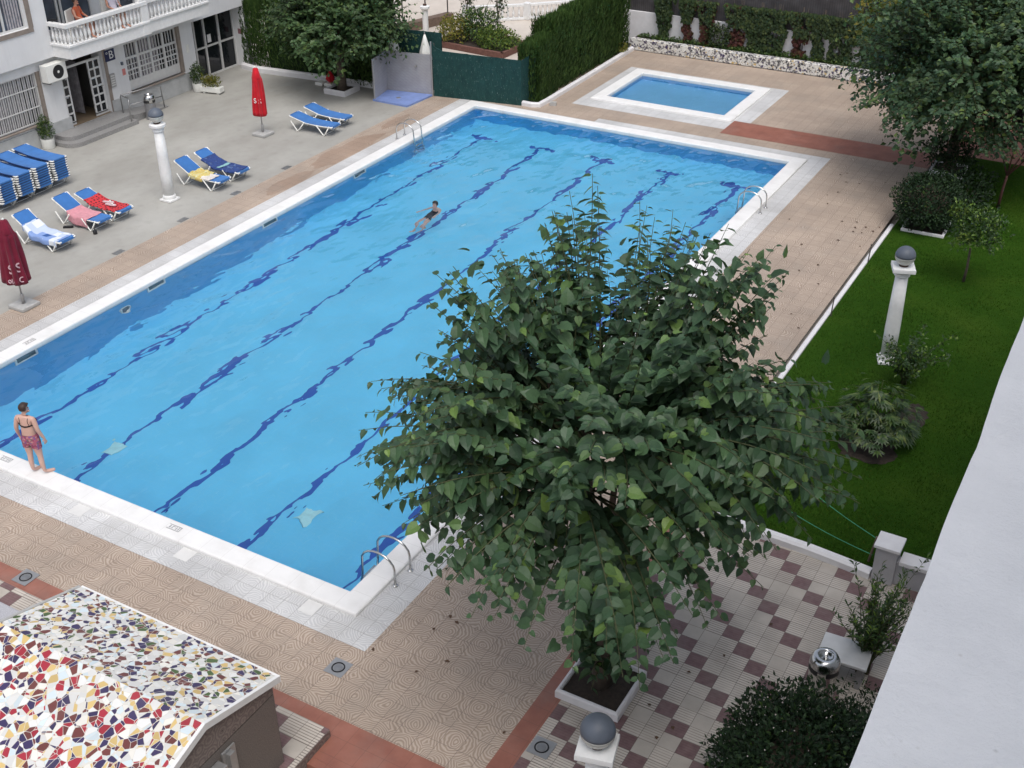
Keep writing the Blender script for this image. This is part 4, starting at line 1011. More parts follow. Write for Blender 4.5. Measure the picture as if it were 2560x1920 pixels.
m = MB(); m.box(XW-.05,XW-.012,SY,EY-.064,1.49,1.515); m.build('shutter_gap', M['black'], t_)
# bracket and hinge on the gable
m = MB(); m.box(XW,XW+.03,-4.66,-4.42,.45,1.40,.01); m.box(XW+.03,XW+.10,-4.60,-4.50,.4,1.36,.008); m.build('bracket_plate', M['pole'], t_)
m = MB(); m.box(XW,XW+.16,-5.05,-4.72,1.26,1.34,.01); m.build('bracket_arm', M['pole'], t_); m = MB(); m.tube([(XW+.03,-4.70,1.12),(XW+.09,-4.70,1.12)], .035, 10); m.build('bolt', M['steel'], t_)
m = MB(); m.box(5.6,7.15,-4.6,-3.2,.0,.10,.02); o = m.build('terrazzo_slab', M['terrazzo']); tag(o, 'pale speckled terrazzo slab beside the mosaic hut', 'slab')

# ------------------------------------------------------------------ near parapet of the photographer's building
t_ = thing('balcony_parapet', 'rough white plastered balcony parapet in the right foreground', 'parapet', (0,0,0))
EDGE = [(-12.6,21.603),(-11.9,21.599),(-11.395,21.5956),(-11.261,21.5943),(-11.169,21.5938),(-11.07,21.592),(-10.944,21.591),(-10.798,21.587),(-10.635,21.584),(-9.6,21.567),(-8.3,21.545)]
def edge_x(y):
    for (a,xa),(b,xb) in zip(EDGE, EDGE[1:]):
        if y <= b: break
    t = (y-a)/(b-a); return xa+(xb-xa)*t+.0016*noise.noise(Vector((y*7,1,2)))+.0010*noise.noise(Vector((y*23,4,2)))
m = MB(); ny, nx = 170, 18
def ptop(u, v):
    y = -12.6+4.2*v; x0 = edge_x(y); x = x0+.36*u; return (x, y, 12.9+(.0022*noise.noise(Vector((x*16,y*16,0)))+.0014*noise.noise(Vector((x*45,y*45,0))))*min(1,u*8))
m.grid(nx, ny, ptop)
m.grid(1, ny, lambda u,v: ((lambda p: (edge_x(p), p, 11.6+1.3*u))(-12.6+4.2*v)))
m.build('coping_face', M['parapet'], t_, True)
m = MB(); m.box(21.605,21.94,-12.6,-8.4,11.6,12.86); m.build('core', M['parapet'], t_)
t_ = thing('near_building', 'white apartment building the photo is taken from, beside the lawn', 'building', (0,0,0))
m = MB(); m.box(22.25,34,-40,9,-.2,14.5); m.build('wall', M['wall'], t_); m = MB(); m.box(21.6,22.24,-14,-8.4,11.35,11.6); m.build('balcony_slab', M['wall'], t_); 

# ------------------------------------------------------------------ pillar, bench, stakes, twine, planters
t_ = thing('wall_pillar', 'white square pillar with low wall at the near corner of the lawn', 'pillar', (0,0,0))
m = MB(); m.box(19.14,19.50,4.60,4.96,0,.72,.01); m.build('shaft', M['greypaint'], t_); m = MB(); m.box(19.10,19.54,4.56,5.0,.72,.78,.008); m.build('cap', M['whitepaint'], t_)
m = MB(); m.box(19.50,22.2,4.68,4.88,0,.46); m.build('low_wall', M['greypaint'], t_); m = MB(); m.box(19.545,22.2,4.62,4.94,.46,.54,.008); m.build('wall_coping', M['whitepaint'], t_)
t_ = thing('marble_bench', 'white marble slab bench partly hidden by the dark shrub', 'bench', (19.35,1.9,0), .05)
m = MB(); m.box(-.36,.40,-.02,.55,.44,.50,.012); m.build('seat', M['marble'], t_)
for x in (-.28,.26): m = MB(); m.box(x,x+.08,.04,.50,0,.44); m.build('leg', M['greystone'], t_)
for (x,y,lab) in ((15.66,17.04,'thin iron stake on the lawn edge, farther from the camera'),(15.7,13.64,'thin iron stake on the lawn edge, nearer the camera')):
    m = MB(); m.tube([(0,0,0),(.02,0,.52)], .016, 6); m.tube([(.02,0,.5),(.02,0,.53)], .022, 6); tag(m.build('iron_stake', M['ironpost'], None, False, (x,y,0)), lab, 'stake', 'iron stakes on the lawn edge')
m = MB(); m.tube([(18.98,5.05,0),(19.06,5.0,.62)], .022, 6); tag(m.build('wooden_stake', M['wood']), 'short wooden stake beside the white pillar', 'stake')
for (z0,x1,y1,z1,lab) in ((.58,16.9,6.3,.62,'upper green twine stretched from the pillar stake over the lawn'),(.2,16.8,5.7,.28,'lower green twine stretched from the pillar stake over the lawn')):
    m = MB(); m.tube([(19.03+(x1-19.03)*k/10, 5.02+(y1-5.02)*k/10, z0+(z1-z0)*k/10-.08*math.sin(PI*k/10)) for k in range(11)], .007, 5); tag(m.build('twine', M['rope']), lab, 'twine', 'green twine over the lawn')
def square_planter(loc, s, h, label, rz=0.0, mat='whitepaint', w=.07):
    t_ = thing('tree_planter', label, 'planter', loc, rz, 'square kerbs round the trees')
    m = MB(); m.ringsweep(-s/2+w,s/2-w,-s/2+w,s/2-w,[(0,.02),(0,h*.8),(w*.3,h),(w*.7,h),(w,h*.8),(w,0)]); m.build('kerb', M[mat], t_)
    m = MB(); m.grid(8,8,lambda u,v: ((u-.5)*(s-2*w),(v-.5)*(s-2*w),h*.55+.03*noise.noise(Vector((u*5,v*5,loc[0]))))); m.build('soil', M['soil'], t_, True); return t_
square_planter((16.21,.08,0), 1.06, .16, 'low white square kerb round the trunk of the big tree')
square_planter((-5.25,22.15,0), .95, .2, 'low white square kerb round the tree at the back of the terrace')
square_planter((16.45,20.05,0), 1.15, .09, 'white square kerb round the dark clipped ball shrub', .03)
square_planter((16.05,24.55,0), 1.0, .16, 'white square kerb in the lawn under the far right tree', .03)
def pot(loc, r, h, label, bush):
    t_ = thing('potted_shrub', label, 'potted plant', loc, 0, 'pots along the building')
    m = MB(); m.lathe([(r*.9,0),(r,.03),(r*1.02,h),(r*.92,h),(r*.9,h-.05),(.0001,h-.05)], 22); m.build('pot', M['cwhite'], t_, 'auto')
    return t_

for (x,y,lab) in ((-6.45,22.45,'pale parasol base block left of the tree at the back of the terrace'),(-6.05,22.5,'pale parasol base block under the small red parasol')):
    m = MB(); m.box(-.16,.16,-.16,.16,0,.14,.03); tag(m.build('weight_block', M['cwhite'], None, False, (x,y,0)), lab, 'parasol weight', 'parasol weights by the back kerb')
q = thing('small_parasol', 'small red folded parasol lying against the back kerb beside the tree', 'parasol', (-6.02,22.5,.145))
m = MB(); m.lathe([(.05,.0),(.17,.14),(.12,.28),(.05,.40),(.01,.44)], 16, (0,0,0), lambda a,z: 1+.2*math.cos(5*a)); m.build('canopy', M['redcloth'], q, True); m = MB(); m.tube([(0,0,0),(0,0,.47)], .014, 6); m.build('pole', M['pole'], q)
m = MB(); m.box(-.12,.12,-.06,.06,0,.14,.01); tag(m.build('grey_block', M['cbase'], None, False, (2.35,24.45,0), .4), 'small grey concrete block beside the white hedge kerb', 'block')
# ------------------------------------------------------------------ foliage
UP = Vector((0,0,1))
def rdir(zmin=-1.0, zmax=1.0):
    z = U(zmin,zmax); a = U(0,2*PI); r = math.sqrt(max(0,1-z*z)); return Vector((r*math.cos(a), r*math.sin(a), z))
HEART = [(0,0,0),(.42,0,-.02),(.74,0,-.07),(1.0,0,-.20),(-.07,.26,.05),(.22,.46,.10),(.56,.36,.05),(-.07,-.26,.05),(.22,-.46,.10),(.56,-.36,.05)]
HF = [(0,1,5,4),(1,2,6,5),(2,3,6),(0,7,8,1),(1,8,9,2),(2,9,3)]
def frame(d, n):
    d = d.normalized(); s = n.cross(d)
    if s.length < 1e-4: s = d.orthogonal()
    s.normalize(); return d, s, d.cross(s)
def heart(m, p, d, n, L, W):
    d, s, u = frame(d, n); k = len(m.v); c = U(.6,1.5)
    for (a,b,h) in HEART:
        q = p + d*(a*L) + s*(b*W) + u*(h*L*c); m.v.append((q.x,q.y,q.z))
    for f in HF: m.f.append(tuple(k+i for i in f)); m.m.append(0)
def leaf4(m, p, d, n, L, W, fold=.15):
    d, s, u = frame(d, n); k = len(m.v)
    for q in (p, p+d*(L*.45)+s*(W*.5)+u*(fold*W), p+d*L-u*(.12*L), p+d*(L*.45)-s*(W*.5)+u*(fold*W), p+d*(L*.5)): m.v.append((q.x,q.y,q.z))
    m.f.append((k,k+1,k+2,k+4)); m.f.append((k,k+4,k+2,k+3)); m.m += [0,0]
def blade(m, p, d, n, L, W):
    d, s, u = frame(d, n); k = len(m.v)
    for q in (p-s*(W*.5), p+s*(W*.5), p+d*L): m.v.append((q.x,q.y,q.z))
    m.f.append((k,k+1,k+2)); m.m.append(0)
def bez(a, b, c, t): return a*(1-t)**2 + b*(2*t*(1-t)) + c*t*t
def lump(d, seed, f=1.7): return noise.noise(Vector((d.x*f+seed, d.y*f, d.z*f)))

def blob(m, C, R, n, leaf, L, W, seed=0, up=.3, shell=.72, zmin=-.6, lumpy=.2, pw=1.0):
    C = Vector(C)
    for i in range(n):
        d = rdir(zmin, 1); f = (1+lumpy*1.6*lump(d,seed,2.2))*(shell+(1.04-shell)*random.random()**pw)
        p = C + Vector((d.x*R[0], d.y*R[1], d.z*R[2]))*f
        ld = d*U(.3,1) + rdir()*.8 + UP*up; nn = d*U(.4,1)+UP*.5+rdir()*.4
        s = U(.6,1.2); leaf(m, p, ld, nn, L*s, W*s)
HANG = [-.75,-.05]
def crown_tree(name, label, base, C, Rh, Rup, Rdn, n, leafmat, leaf, L, W, step, trunk_r, group=None, seed=0, zmin=-.75, whips=0, fork=None, barkmat='bark', limbs=7, inner=.28, lumpy=.24, droop=.35, sprouts=0, arch=.22, lift=0.0, fill=0, fshell=.72):
    random.seed(100+seed)
    t_ = thing(name, label, 'tree', base, 0, group)
    B0 = Vector(base); Cv = Vector(C)-B0
    fz = fork if fork else Cv.z*.45
    fk = Vector((Cv.x*.35, Cv.y*.35, fz))
    tr = MB()
    P = [Vector((0,0,-.05)), Vector((.02,.02,fz*.35)), Vector((fk.x*.5-.02,fk.y*.5,fz*.7)), fk]
    tr.tube(P, [trunk_r*1.35, trunk_r*1.05, trunk_r*.95, trunk_r*.9], 12)
    tips = []
    for k in range(limbs):
        a = 2*PI*k/limbs+U(-.3,.3); el = U(.15,1.2)
        d = Vector((math.cos(a)*math.cos(el), math.sin(a)*math.cos(el), math.sin(el)))
        e = Cv + Vector((d.x*Rh, d.y*Rh, d.z*Rup))*.55
        mid = (fk+e)/2 + UP*.25
        Q = [bez(fk, mid, e, i/5) for i in range(6)]
        tr.tube(Q, [trunk_r*(.62-.5*i/5) for i in range(6)], 7); tips.append(e)
    tr.build('trunk', M[barkmat], t_, True)
    cr = MB(); tw = MB()
    for i in range(n+whips+sprouts):
        whip = n <= i < n+whips; spr = i >= n+whips
        if spr:
            a = U(0,2*PI); s0 = Vector((fk.x*.5,fk.y*.5,U(.25,fz*.9))); ln = U(.5,1.0)
            e = s0 + Vector((math.cos(a)*ln*.55, math.sin(a)*ln*.55, U(-.15,.5))); mid = (s0+e)/2+UP*.15; d = (e-s0).normalized()
        else:
            d = rdir(.30 if whip else zmin, 1)
            ell = Vector((d.x*Rh, d.y*Rh, d.z*(Rup if d.z > 0 else Rdn)))
            f = 1+lumpy*lump(d, seed)*1.6 + U(-.10,.05)
            if whip: f *= U(.95,1.06)
            if not whip and random.random() < .25: f *= U(.55,.9)
            e = Cv + ell*f
            s0 = Cv + ell*f*inner*U(.6,1.4) - UP*Rdn*.22
            if tips and random.random() < .5: s0 = s0*.5 + min(tips, key=lambda q: (q-e).length)*.5
            dr = droop*(1-max(0,d.z))*U(.3,1.2)
            mid = (s0+e)/2 + UP*(arch*Rup*(1-abs(d.z)) + arch*.45) + Vector((U(-.15,.15),U(-.15,.15),0))
            e = e - UP*(dr-lift)
        ln = (e-s0).length
        K = 7; Q = [bez(s0,mid,e,q/K) for q in range(K+1)]
        tw.tube(Q, [max(.004,.017*(1-q/K*.85)*(trunk_r/.13)) for q in range(K+1)], 4, cap=False)
        t0 = .18 if whip else .30
        nl = int(ln*(1-t0)/step)
        for j in range(nl):
            t = t0+(1-t0)*(j+U(0,.8))/max(1,nl)
            p = bez(s0,mid,e,t); tg = (bez(s0,mid,e,min(1,t+.03))-bez(s0,mid,e,t-.03)).normalized()
            sd = tg.cross(UP); sd = sd.normalized() if sd.length > 1e-3 else Vector((1,0,0))
            sg = 1 if j % 2 else -1
            ld = sd*sg*U(.5,1.0) + tg*U(.1,.6) + Vector((U(-.3,.3),U(-.3,.3),U(*HANG)))
            out = (p-Cv); out.normalize()
            nn = UP*U(.5,1.0) + out*U(.1,.6) + Vector((U(-.3,.3),U(-.3,.3),0))
            sc = U(.5,1.2)*(1-.5*max(0,(t-.8)/.2))
            leaf(cr, p+ld.normalized()*L*.12, ld, nn, L*sc, W*sc)
    if fill: blob(cr, Cv, (Rh*.93,Rh*.93,(Rup+Rdn)*.47), fill, leaf, L*.95, W, seed, shell=fshell, lumpy=lumpy, zmin=-.85 if fshell > .5 else -.3)
    tw.build('twigs', M['twig'], t_, True)
    cr.build('crown', leafmat, t_)
    return t_
crown_tree('mulberry_tree', 'large broad-leaved tree in the white square kerb in the foreground', (16.2,.1,.05), (16.1,.0,4.72), 2.85, 2.75, 2.15, 540, M['leaf_big'], heart, .205, .175, .080, .13, None, 66, -.50, 50, 1.9, limbs=9, sprouts=95, lumpy=.36, droop=.12, arch=.14, fill=900, fshell=.30)
HANG[:] = [-.4,.15]
crown_tree('shade_tree', 'round dark green tree at the back of the terrace by the shower', (-5.25,22.15,.05), (-5.15,22.2,2.75), 2.5, 2.6, 1.7, 620, M['leaf_back'], leaf4, .21, .15, .066, .15, None, 5, -.7, 10, 1.25, limbs=7, lumpy=.28, droop=.0, arch=.05, lift=.15, fill=3000)
crown_tree('shade_tree', 'large dense tree at the far right with yellowing leaves, over the clipped ball shrub', (16.05,24.55,.05), (16.4,23.7,3.8), 3.4, 3.6, 3.0, 900, M['leaf_lawn'], leaf4, .20, .14, .068, .17, None, 8, -.80, 34, 1.4, limbs=9, lumpy=.34, droop=.0, arch=.05, lift=.15, fill=6500)
R2T = [o for o in COL.objects if o.name.startswith('shade_tree')][-1]
random.seed(71); m = MB(); blob(m, (-2.65,-1.9,4.7), (.55,.6,1.1), 130, leaf4, .18, .13, 3, shell=.3); blob(m, (-1.6,-2.4,5.6), (.9,.6,.7), 70, leaf4, .18, .13, 4, shell=.3); m.build('yellowing_leaves', M['leaf_yellow'], R2T)
crown_tree('shade_tree', 'dark tree behind the far right tree, at the photo corner', (20.3,27.3,0), (20.2,27.2,4.0), 3.2, 3.2, 2.4, 260, M['leaf_lawn'], leaf4, .22, .16, .085, .16, None, 12, -.7, 6, 1.6, limbs=7)
crown_tree('shade_tree', 'greenish tree in the garden bed against the boundary wall, far right', (12.6,33.9,0), (12.6,33.6,3.0), 2.3, 2.2, 2.0, 200, M['leaf_lawn'], leaf4, .22, .16, .09, .12, None, 14, -.7, 6, 1.4, limbs=6)

def shrub(name, label, base, C, R, n, mat, leaf, L, W, cat='shrub', seed=0, stems=6, group=None, core=True, **kw):
    random.seed(300+seed)
    t_ = thing(name, label, cat, base, 0, group); Cv = Vector(C)-Vector(base)
    st = MB()
    for k in range(stems):
        d = rdir(.2,.9); e = Cv+Vector((d.x*R[0]*.7,d.y*R[1]*.7,d.z*R[2]*.6)); st.tube([Vector((U(-.05,.05),U(-.05,.05),0)), (Vector((0,0,0))+e)/2+Vector((U(-.05,.05),U(-.05,.05),0)), e], [.018,.012,.004], 5)
    st.build('stems', M['bark'], t_, True)
    m = MB(); blob(m, Cv, R, n, leaf, L, W, seed, **kw); m.build('foliage', mat, t_)
    if n > 4000:
        m = MB(); m.sphere((0,0,0), 1, 24, 14)
        m.v = [tuple(Cv+Vector((p[0]*R[0],p[1]*R[1],max(p[2],-.55)*R[2]))*.62*(1+.2*lump(Vector(p),seed,2.2))) for p in m.v]; m.build('dark_core', M['bark'], t_, True)  # solid dark core added so gaps in the foliage are not see-through
    return t_
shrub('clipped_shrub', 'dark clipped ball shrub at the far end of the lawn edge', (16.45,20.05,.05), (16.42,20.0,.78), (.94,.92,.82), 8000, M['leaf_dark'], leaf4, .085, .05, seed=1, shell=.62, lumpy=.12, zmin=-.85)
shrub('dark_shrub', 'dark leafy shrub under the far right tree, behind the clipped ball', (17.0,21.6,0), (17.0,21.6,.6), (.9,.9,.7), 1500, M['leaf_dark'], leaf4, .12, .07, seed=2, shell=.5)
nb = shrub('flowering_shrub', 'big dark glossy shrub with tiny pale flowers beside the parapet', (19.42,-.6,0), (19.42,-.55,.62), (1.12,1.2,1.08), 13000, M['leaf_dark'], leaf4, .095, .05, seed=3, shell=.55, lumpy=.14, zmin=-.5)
m = MB(); random.seed(44)
for i in range(120):
    d = rdir(.05,1); p = Vector((0,.05,.62))+Vector((d.x*1.12,d.y*1.2,d.z*1.08))*U(.93,1.03)*(1+.14*1.6*lump(d,3,2.2)); m.sphere(p, U(.006,.013), 5, 4)
stuff(m.build('flowers', M['petal'], nb))
shrub('dark_shrub', 'dark leafy shrub hiding the trunk of the far right tree', (16.1,24.3,.1), (16.1,24.2,.75), (.85,.8,.8), 1500, M['leaf_dark'], leaf4, .12, .07, seed=17, shell=.45)
# citrus tree, sapling, rose, lobed shrub
t_ = thing('citrus_tree', 'small citrus tree on the lawn with bright new leaves on its left side', 'tree', (18.08,17.07,0))
m = MB(); m.tube([(0,0,0),(.02,.01,.4),(.0,.03,.95)], [.04,.032,.028], 7); m.build('trunk', M['bark'], t_, True)
random.seed(51); m = MB(); blob(m, (.1,0,1.45), (.62,.58,.58), 2200, leaf4, .10, .05, 4, shell=.4, lumpy=.3); blob(m, (-.35,-.1,1.85), (.3,.25,.35), 160, leaf4, .10, .05, 5, shell=.3); o = m.build('crown', M['leaf_citrus'], t_)
m = MB(); blob(m, (-.42,-.2,1.92), (.26,.2,.26), 110, leaf4, .10, .055, 6, shell=.3); blob(m, (-.1,-.5,1.35), (.25,.1,.18), 60, leaf4, .10, .055, 7, shell=.3); m.build('new_leaves', M['leaf_bright'], t_)
t_ = thing('young_tree', 'young forked tree with bare reddish branches at the right of the lawn', 'tree', (17.92,22.4,0))
m = MB(); m.tube([(0,0,0),(.02,.02,.5),(.06,.03,1.0)], [.045,.04,.035], 7)
for e in ((-.35,.2,2.3),(.55,.1,2.2),(.9,.3,2.1),(.2,-.2,2.6)): m.tube([(.06,.03,.98),(e[0]*.5,e[1]*.5,1.5),e], [.028,.02,.010], 6)
m.build('trunk', plain('reddish_bark',(.09,.035,.03),.8,0,.3,9), t_, True)
random.seed(52); m = MB(); blob(m, (.5,.1,2.7), (1.1,1.0,.75), 1300, leaf4, .13, .08, 9, shell=.3); m.build('crown', plain('dark_purple_leaf',(.022,.016,.018),.5,0,.4,6), t_)
t_ = thing('rose_bush', 'sparse rose bush growing against the white lamp column on the lawn', 'shrub', (18.0,11.35,0))
random.seed(53); m = MB(); cr = MB()
for k in range(26):
    a = U(0,2*PI); r = U(.15,.95); e = Vector((r*math.cos(a)+.15, r*math.sin(a)-.1, U(.5,1.45))); Q = [bez(Vector((U(-.08,.08),U(-.08,.08),0)), Vector((e.x*.3,e.y*.3,e.z*.7)), e, q/5) for q in range(6)]
    m.tube(Q, [.012,.01,.008,.007,.005,.003], 4)
    for j in range(46):
        t = U(.3,1); p = bez(Q[0], Vector((e.x*.3,e.y*.3,e.z*.7)), e, t)+rdir()*U(.02,.13); leaf4(cr, p, rdir()+UP*.2, UP+rdir()*.7, U(.06,.11), U(.04,.065))
m.build('stems', M['twig'], t_, True); cr.build('foliage', M['leaf_citrus'], t_)
t_ = thing('lobed_shrub', 'low shrub with large lobed light green leaves on a bare soil patch in the lawn', 'shrub', (17.98,8.95,0))
random.seed(54); m = MB(); cr = MB()
for k in range(200):
    a = U(0,2*PI); r = .76*math.sqrt(random.random()); h = .24+1.0*(1-(r/.84)**2)*U(.45,1.1)
    p = Vector((r*math.cos(a), r*math.sin(a), h)); out = Vector((math.cos(a),math.sin(a),U(-.5,.15)))
    if k % 3 == 0: m.tube([(p.x*.25,p.y*.25,0),(p.x*.6,p.y*.6,h*.7),p], [.012,.008,.005], 4)
    if random.random() < .18: p += Vector((out.x,out.y,0))*U(.1,.35)
    L = U(.17,.27); n = UP+out*.5+rdir()*.2
    for q in range(7):
        th = (q-3)*.46; d0, s0, u0 = frame(out, n); dd = d0*math.cos(th)+s0*math.sin(th)
        leaf4(cr, p, dd-UP*.15, n, L*(1-.08*abs(q-3)), L*.22, .08)
m.build('stems', M['twig'], t_, True); cr.build('foliage', M['leaf_fatsia'], t_)
for (x,y,rx,ry,nm) in ((18.0,8.5,.62,.50,'a'),(18.5,10.15,.30,.42,'b')):
    m = MB(); P = []
    for k in range(40):
        a = 2*PI*k/40; f = 1+.30*noise.noise(Vector((math.cos(a)*1.5,math.sin(a)*1.5,x)))+.22*noise.noise(Vector((math.cos(a)*6,math.sin(a)*6,x))); P.append((x+rx*f*math.cos(a), y+ry*f*math.sin(a), .020))
    m.face(P); struct(m.build('bare_soil', M['soil']))
t_ = thing('oleander', 'tall sparse oleander with narrow leaves between the bench and the parapet', 'shrub', (19.62,2.42,0))
random.seed(55); m = MB(); cr = MB()
for k in range(50):
    a = U(0,2*PI); r = U(.15,.85); e = Vector((r*math.cos(a)+.1, r*math.sin(a)+.1, U(.9,2.0))); c = Vector((e.x*.25,e.y*.25,e.z*.65)); s0 = Vector((U(-.1,.1),U(-.1,.1),0))
    m.tube([bez(s0,c,e,q/5) for q in range(6)], [.013,.011,.009,.007,.005,.003], 4)
    for j in range(42):
        t = U(.25,1); p = bez(s0,c,e,t); tg = (bez(s0,c,e,min(1,t+.05))-p); leaf4(cr, p, rdir(-.2,.8)*.9+UP*.4, UP+rdir()*.6, U(.08,.13), U(.022,.034))
m.build('stems', M['twig'], t_, True); cr.build('foliage', M['leaf_citrus'], t_)
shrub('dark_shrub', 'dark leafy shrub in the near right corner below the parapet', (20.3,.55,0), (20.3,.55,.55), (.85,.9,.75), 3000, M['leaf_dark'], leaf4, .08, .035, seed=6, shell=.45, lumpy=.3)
# cypress hedges
def cypress(name, label, x0,x1,y0,y1,h0,h1,n,seed,along='y',group=None):
    random.seed(400+seed); t_ = thing(name, label, 'hedge', ((x0+x1)/2,(y0+y1)/2,0), 0, group)
    cx, cy = (x0+x1)/2,(y0+y1)/2; wx, wy = (x1-x0)/2,(y1-y0)/2
    core = MB(); core.box(-wx*.62,wx*.62,-wy+.12*min(1,wy),wy-.12*min(1,wy),.05,min(h0,h1)*.86); core.build('dark_core', M['leaf_dark'], t_)  # solid dark box added as filler behind the hedge sprays
    m = MB()
    for i in range(n):
        side = random.random()
        u = U(-1,1); lx, ly = (u*wx, 0) if along == 'x' else (0, u*wy)
        tt = (u+1)/2; h = h0+(h1-h0)*tt
        clump = noise.noise(Vector((u*(wy if along=='y' else wx)*2.6+seed*5, 0, seed)))
        h *= 1+.07*clump
        wid = (wx if along == 'y' else wy)*(1+.10*clump)
        if side < .30: v = U(-.95,.95); z = h*(1-.10*v*v)*U(.86,1.0)
        else:
            v = random.choice((-1,1))*U(.72,1.02); z = h*random.random()**.8*.95
            v *= 1-.22*(z/h)**3
        if random.random() < .10: u = random.choice((-1,1))*U(.96,1.0); v = U(-1,1); z = h*random.random(); lx, ly = (u*wx,0) if along=='x' else (0,u*wy)
        p = Vector((lx if along=='x' else v*wid, v*wid if along=='x' else ly, z))
        out = Vector((p.x,p.y,0)) if along != 'y' else Vector((v,0,0))
        if along == 'x': out = Vector((0,v,0))
        d = UP*U(.8,1.4)+out*.3+rdir()*.3
        blade(m, p, d, out+rdir()*.5, U(.10,.22), U(.03,.06))
    m.build('foliage', M['leaf_cypress'], t_); return t_
GH = 'clipped cypress hedge plants'
cypress('cypress_hedge', 'clipped cypress hedge, near lower block at the end of the green screen fence', .95,1.85,24.35,25.15,2.0,2.08,11000,1)
cypress('cypress_hedge', 'clipped cypress hedge, narrow middle plant between the lower and taller blocks', .95,1.80,25.15,25.75,2.05,2.12,8000,2)
cypress('cypress_hedge', 'clipped cypress hedge, tall far block along the kerb of the paddling pool', .7,1.78,25.8,32.0,2.5,2.75,42000,3)
cypress('cypress_hedge', 'tall dark cypress hedge behind the dark screen at the back of the terrace', -10.6,-3.95,22.95,24.0,2.7,3.3,34000,4,'x')
shrub('weed_tuft', 'small yellow-green tuft at the far foot of the clipped hedge', (1.75,31.4,0), (1.75,31.4,.25), (.22,.3,.22), 200, M['leaf_yellow'], leaf4, .09, .05, seed=9, stems=3)
# creepers on the boundary wall
random.seed(77)
CRE = [(2.62,3.22,'g'),(3.72,4.08,'r'),(4.47,4.95,'r'),(5.63,6.35,'r'),(6.4,7.2,'g'),(7.15,7.82,'g'),(8.28,8.82,'r'),(9.05,9.45,'g'),(9.6,10.6,'g'),(10.7,12.2,'g')]
lab = ['first creeper from the left','second creeper from the left','third creeper from the left','fourth creeper from the left','fifth creeper from the left','sixth creeper from the left','seventh creeper from the left','eighth creeper from the left','ninth creeper from the left','creeper nearest the far right tree']
for k,(a,b,c) in enumerate(CRE):
    t_ = thing('climbing_plant', ('reddish ' if c == 'r' else 'dark green ')+lab[k]+' on the white boundary wall', 'creeper', ((a+b)/2,32.98,.4), 0, 'creepers on the boundary wall')
    st = MB(); w = (b-a)/2
    for q in range(4): x = U(-w*.7,w*.7); st.tube([(x*.4,0,0),(x*.6,-.03,.6),(x,-.03,1.3),(x*1.3,-.03,1.9)], [.018,.014,.01,.005], 5)
    st.build('stems', M['bark'], t_, True)
    for part, mt, n in (('foliage', M['leaf_creeper'] if c == 'g' else M['leaf_creeper_red'], 700),('upper_foliage', M['leaf_creeper'], 760)):
        m = MB()
        for i in range(n):
            z = U(.0,1.7) if part == 'foliage' else U(.85,1.75)
            ww = w*(.60+.9*abs(noise.noise(Vector((z*1.6,a*3,1))))+.95*(z/1.7)**2)
            x = U(-1,1)*ww; y = -U(.02,.22)*(1 if part=='foliage' else 1.3)
            if noise.noise(Vector((x*3+a*4,z*3,2))) < -.30: continue
            leaf4(m, Vector((x,y,z)), Vector((U(-.6,.6),-.3,-.8)), Vector((U(-.4,.4),-1,.4)), U(.09,.16), U(.08,.13))
        m.build(part, mt, t_)
shrub('bed_shrub', 'rounded green shrub in the bed against the boundary wall', (5.3,32.75,.4), (5.3,32.72,.85), (.45,.25,.5), 700, M['leaf_creeper'], leaf4, .1, .07, seed=11, stems=4)
m = MB(); random.seed(78)
for i in range(3600):
    x = U(1.9,15); y = U(32.47,32.95); leaf4(m, Vector((x,y,.40+U(0,.12)*(1+.6*noise.noise(Vector((x*2,y*2,0)))))), rdir(-.1,1), UP+rdir()*.4, U(.07,.13), U(.04,.08))
stuff(m.build('ground_cover', M['leaf_fatsia']))
# plaza bed with shrubs and two young trees
t_ = thing('plaza_bed', 'triangular brick edged planting bed on the plaza behind the green fence', 'planter', (0,0,0))
bed = [(-2.15,28.6),(-2.05,30.5),(-5.5,32.0),(-5.6,28.9)]
m = MB()
for i in range(4):
    a, b = Vector(bed[i]), Vector(bed[(i+1)%4]); d = (b-a).normalized(); n = Vector((-d.y,d.x))*.14; m.prism([a,b,b+n,a+n],0,.22)
m.build('brick_edge', M['brick'], t_); m = MB(); m.face([(x,y,.15) for x,y in bed]); m.build('soil', M['soil'], t_)
shrub('bed_shrub', 'olive green shrub at the left of the plaza bed', (-5.0,29.6,.15), (-5.0,29.6,.55), (.75,.75,.6), 1300, M['leaf_yellow'], leaf4, .12, .07, seed=21, shell=.5)
shrub('bed_shrub', 'dark green shrub in the middle of the plaza bed', (-4.2,30.2,.15), (-4.2,30.2,.7), (.9,.8,.75), 1800, M['leaf_citrus'], leaf4, .12, .07, seed=22, shell=.5)
shrub('bed_shrub', 'bright yellow-green shrub at the right of the plaza bed', (-3.0,29.6,.15), (-3.0,29.6,.4), (.95,.8,.5), 1700, M['leaf_bright'], leaf4, .12, .07, seed=23, shell=.5)
crown_tree('young_tree', 'slender young tree at the left of the plaza bed', (-5.2,30.9,.15), (-5.2,30.9,1.75), .5, 1.5, 1.2, 46, M['leaf_creeper'], leaf4, .15, .12, .12, .035, 'young trees in the plaza bed', 31, -.9, 4, .6, limbs=3, lumpy=.3)
crown_tree('young_tree', 'slender young tree at the right of the plaza bed', (-3.75,31.0,.15), (-3.75,31.0,1.85), .55, 1.6, 1.3, 52, M['leaf_creeper'], leaf4, .15, .12, .11, .035, 'young trees in the plaza bed', 32, -.9, 4, .6, limbs=3, lumpy=.3)
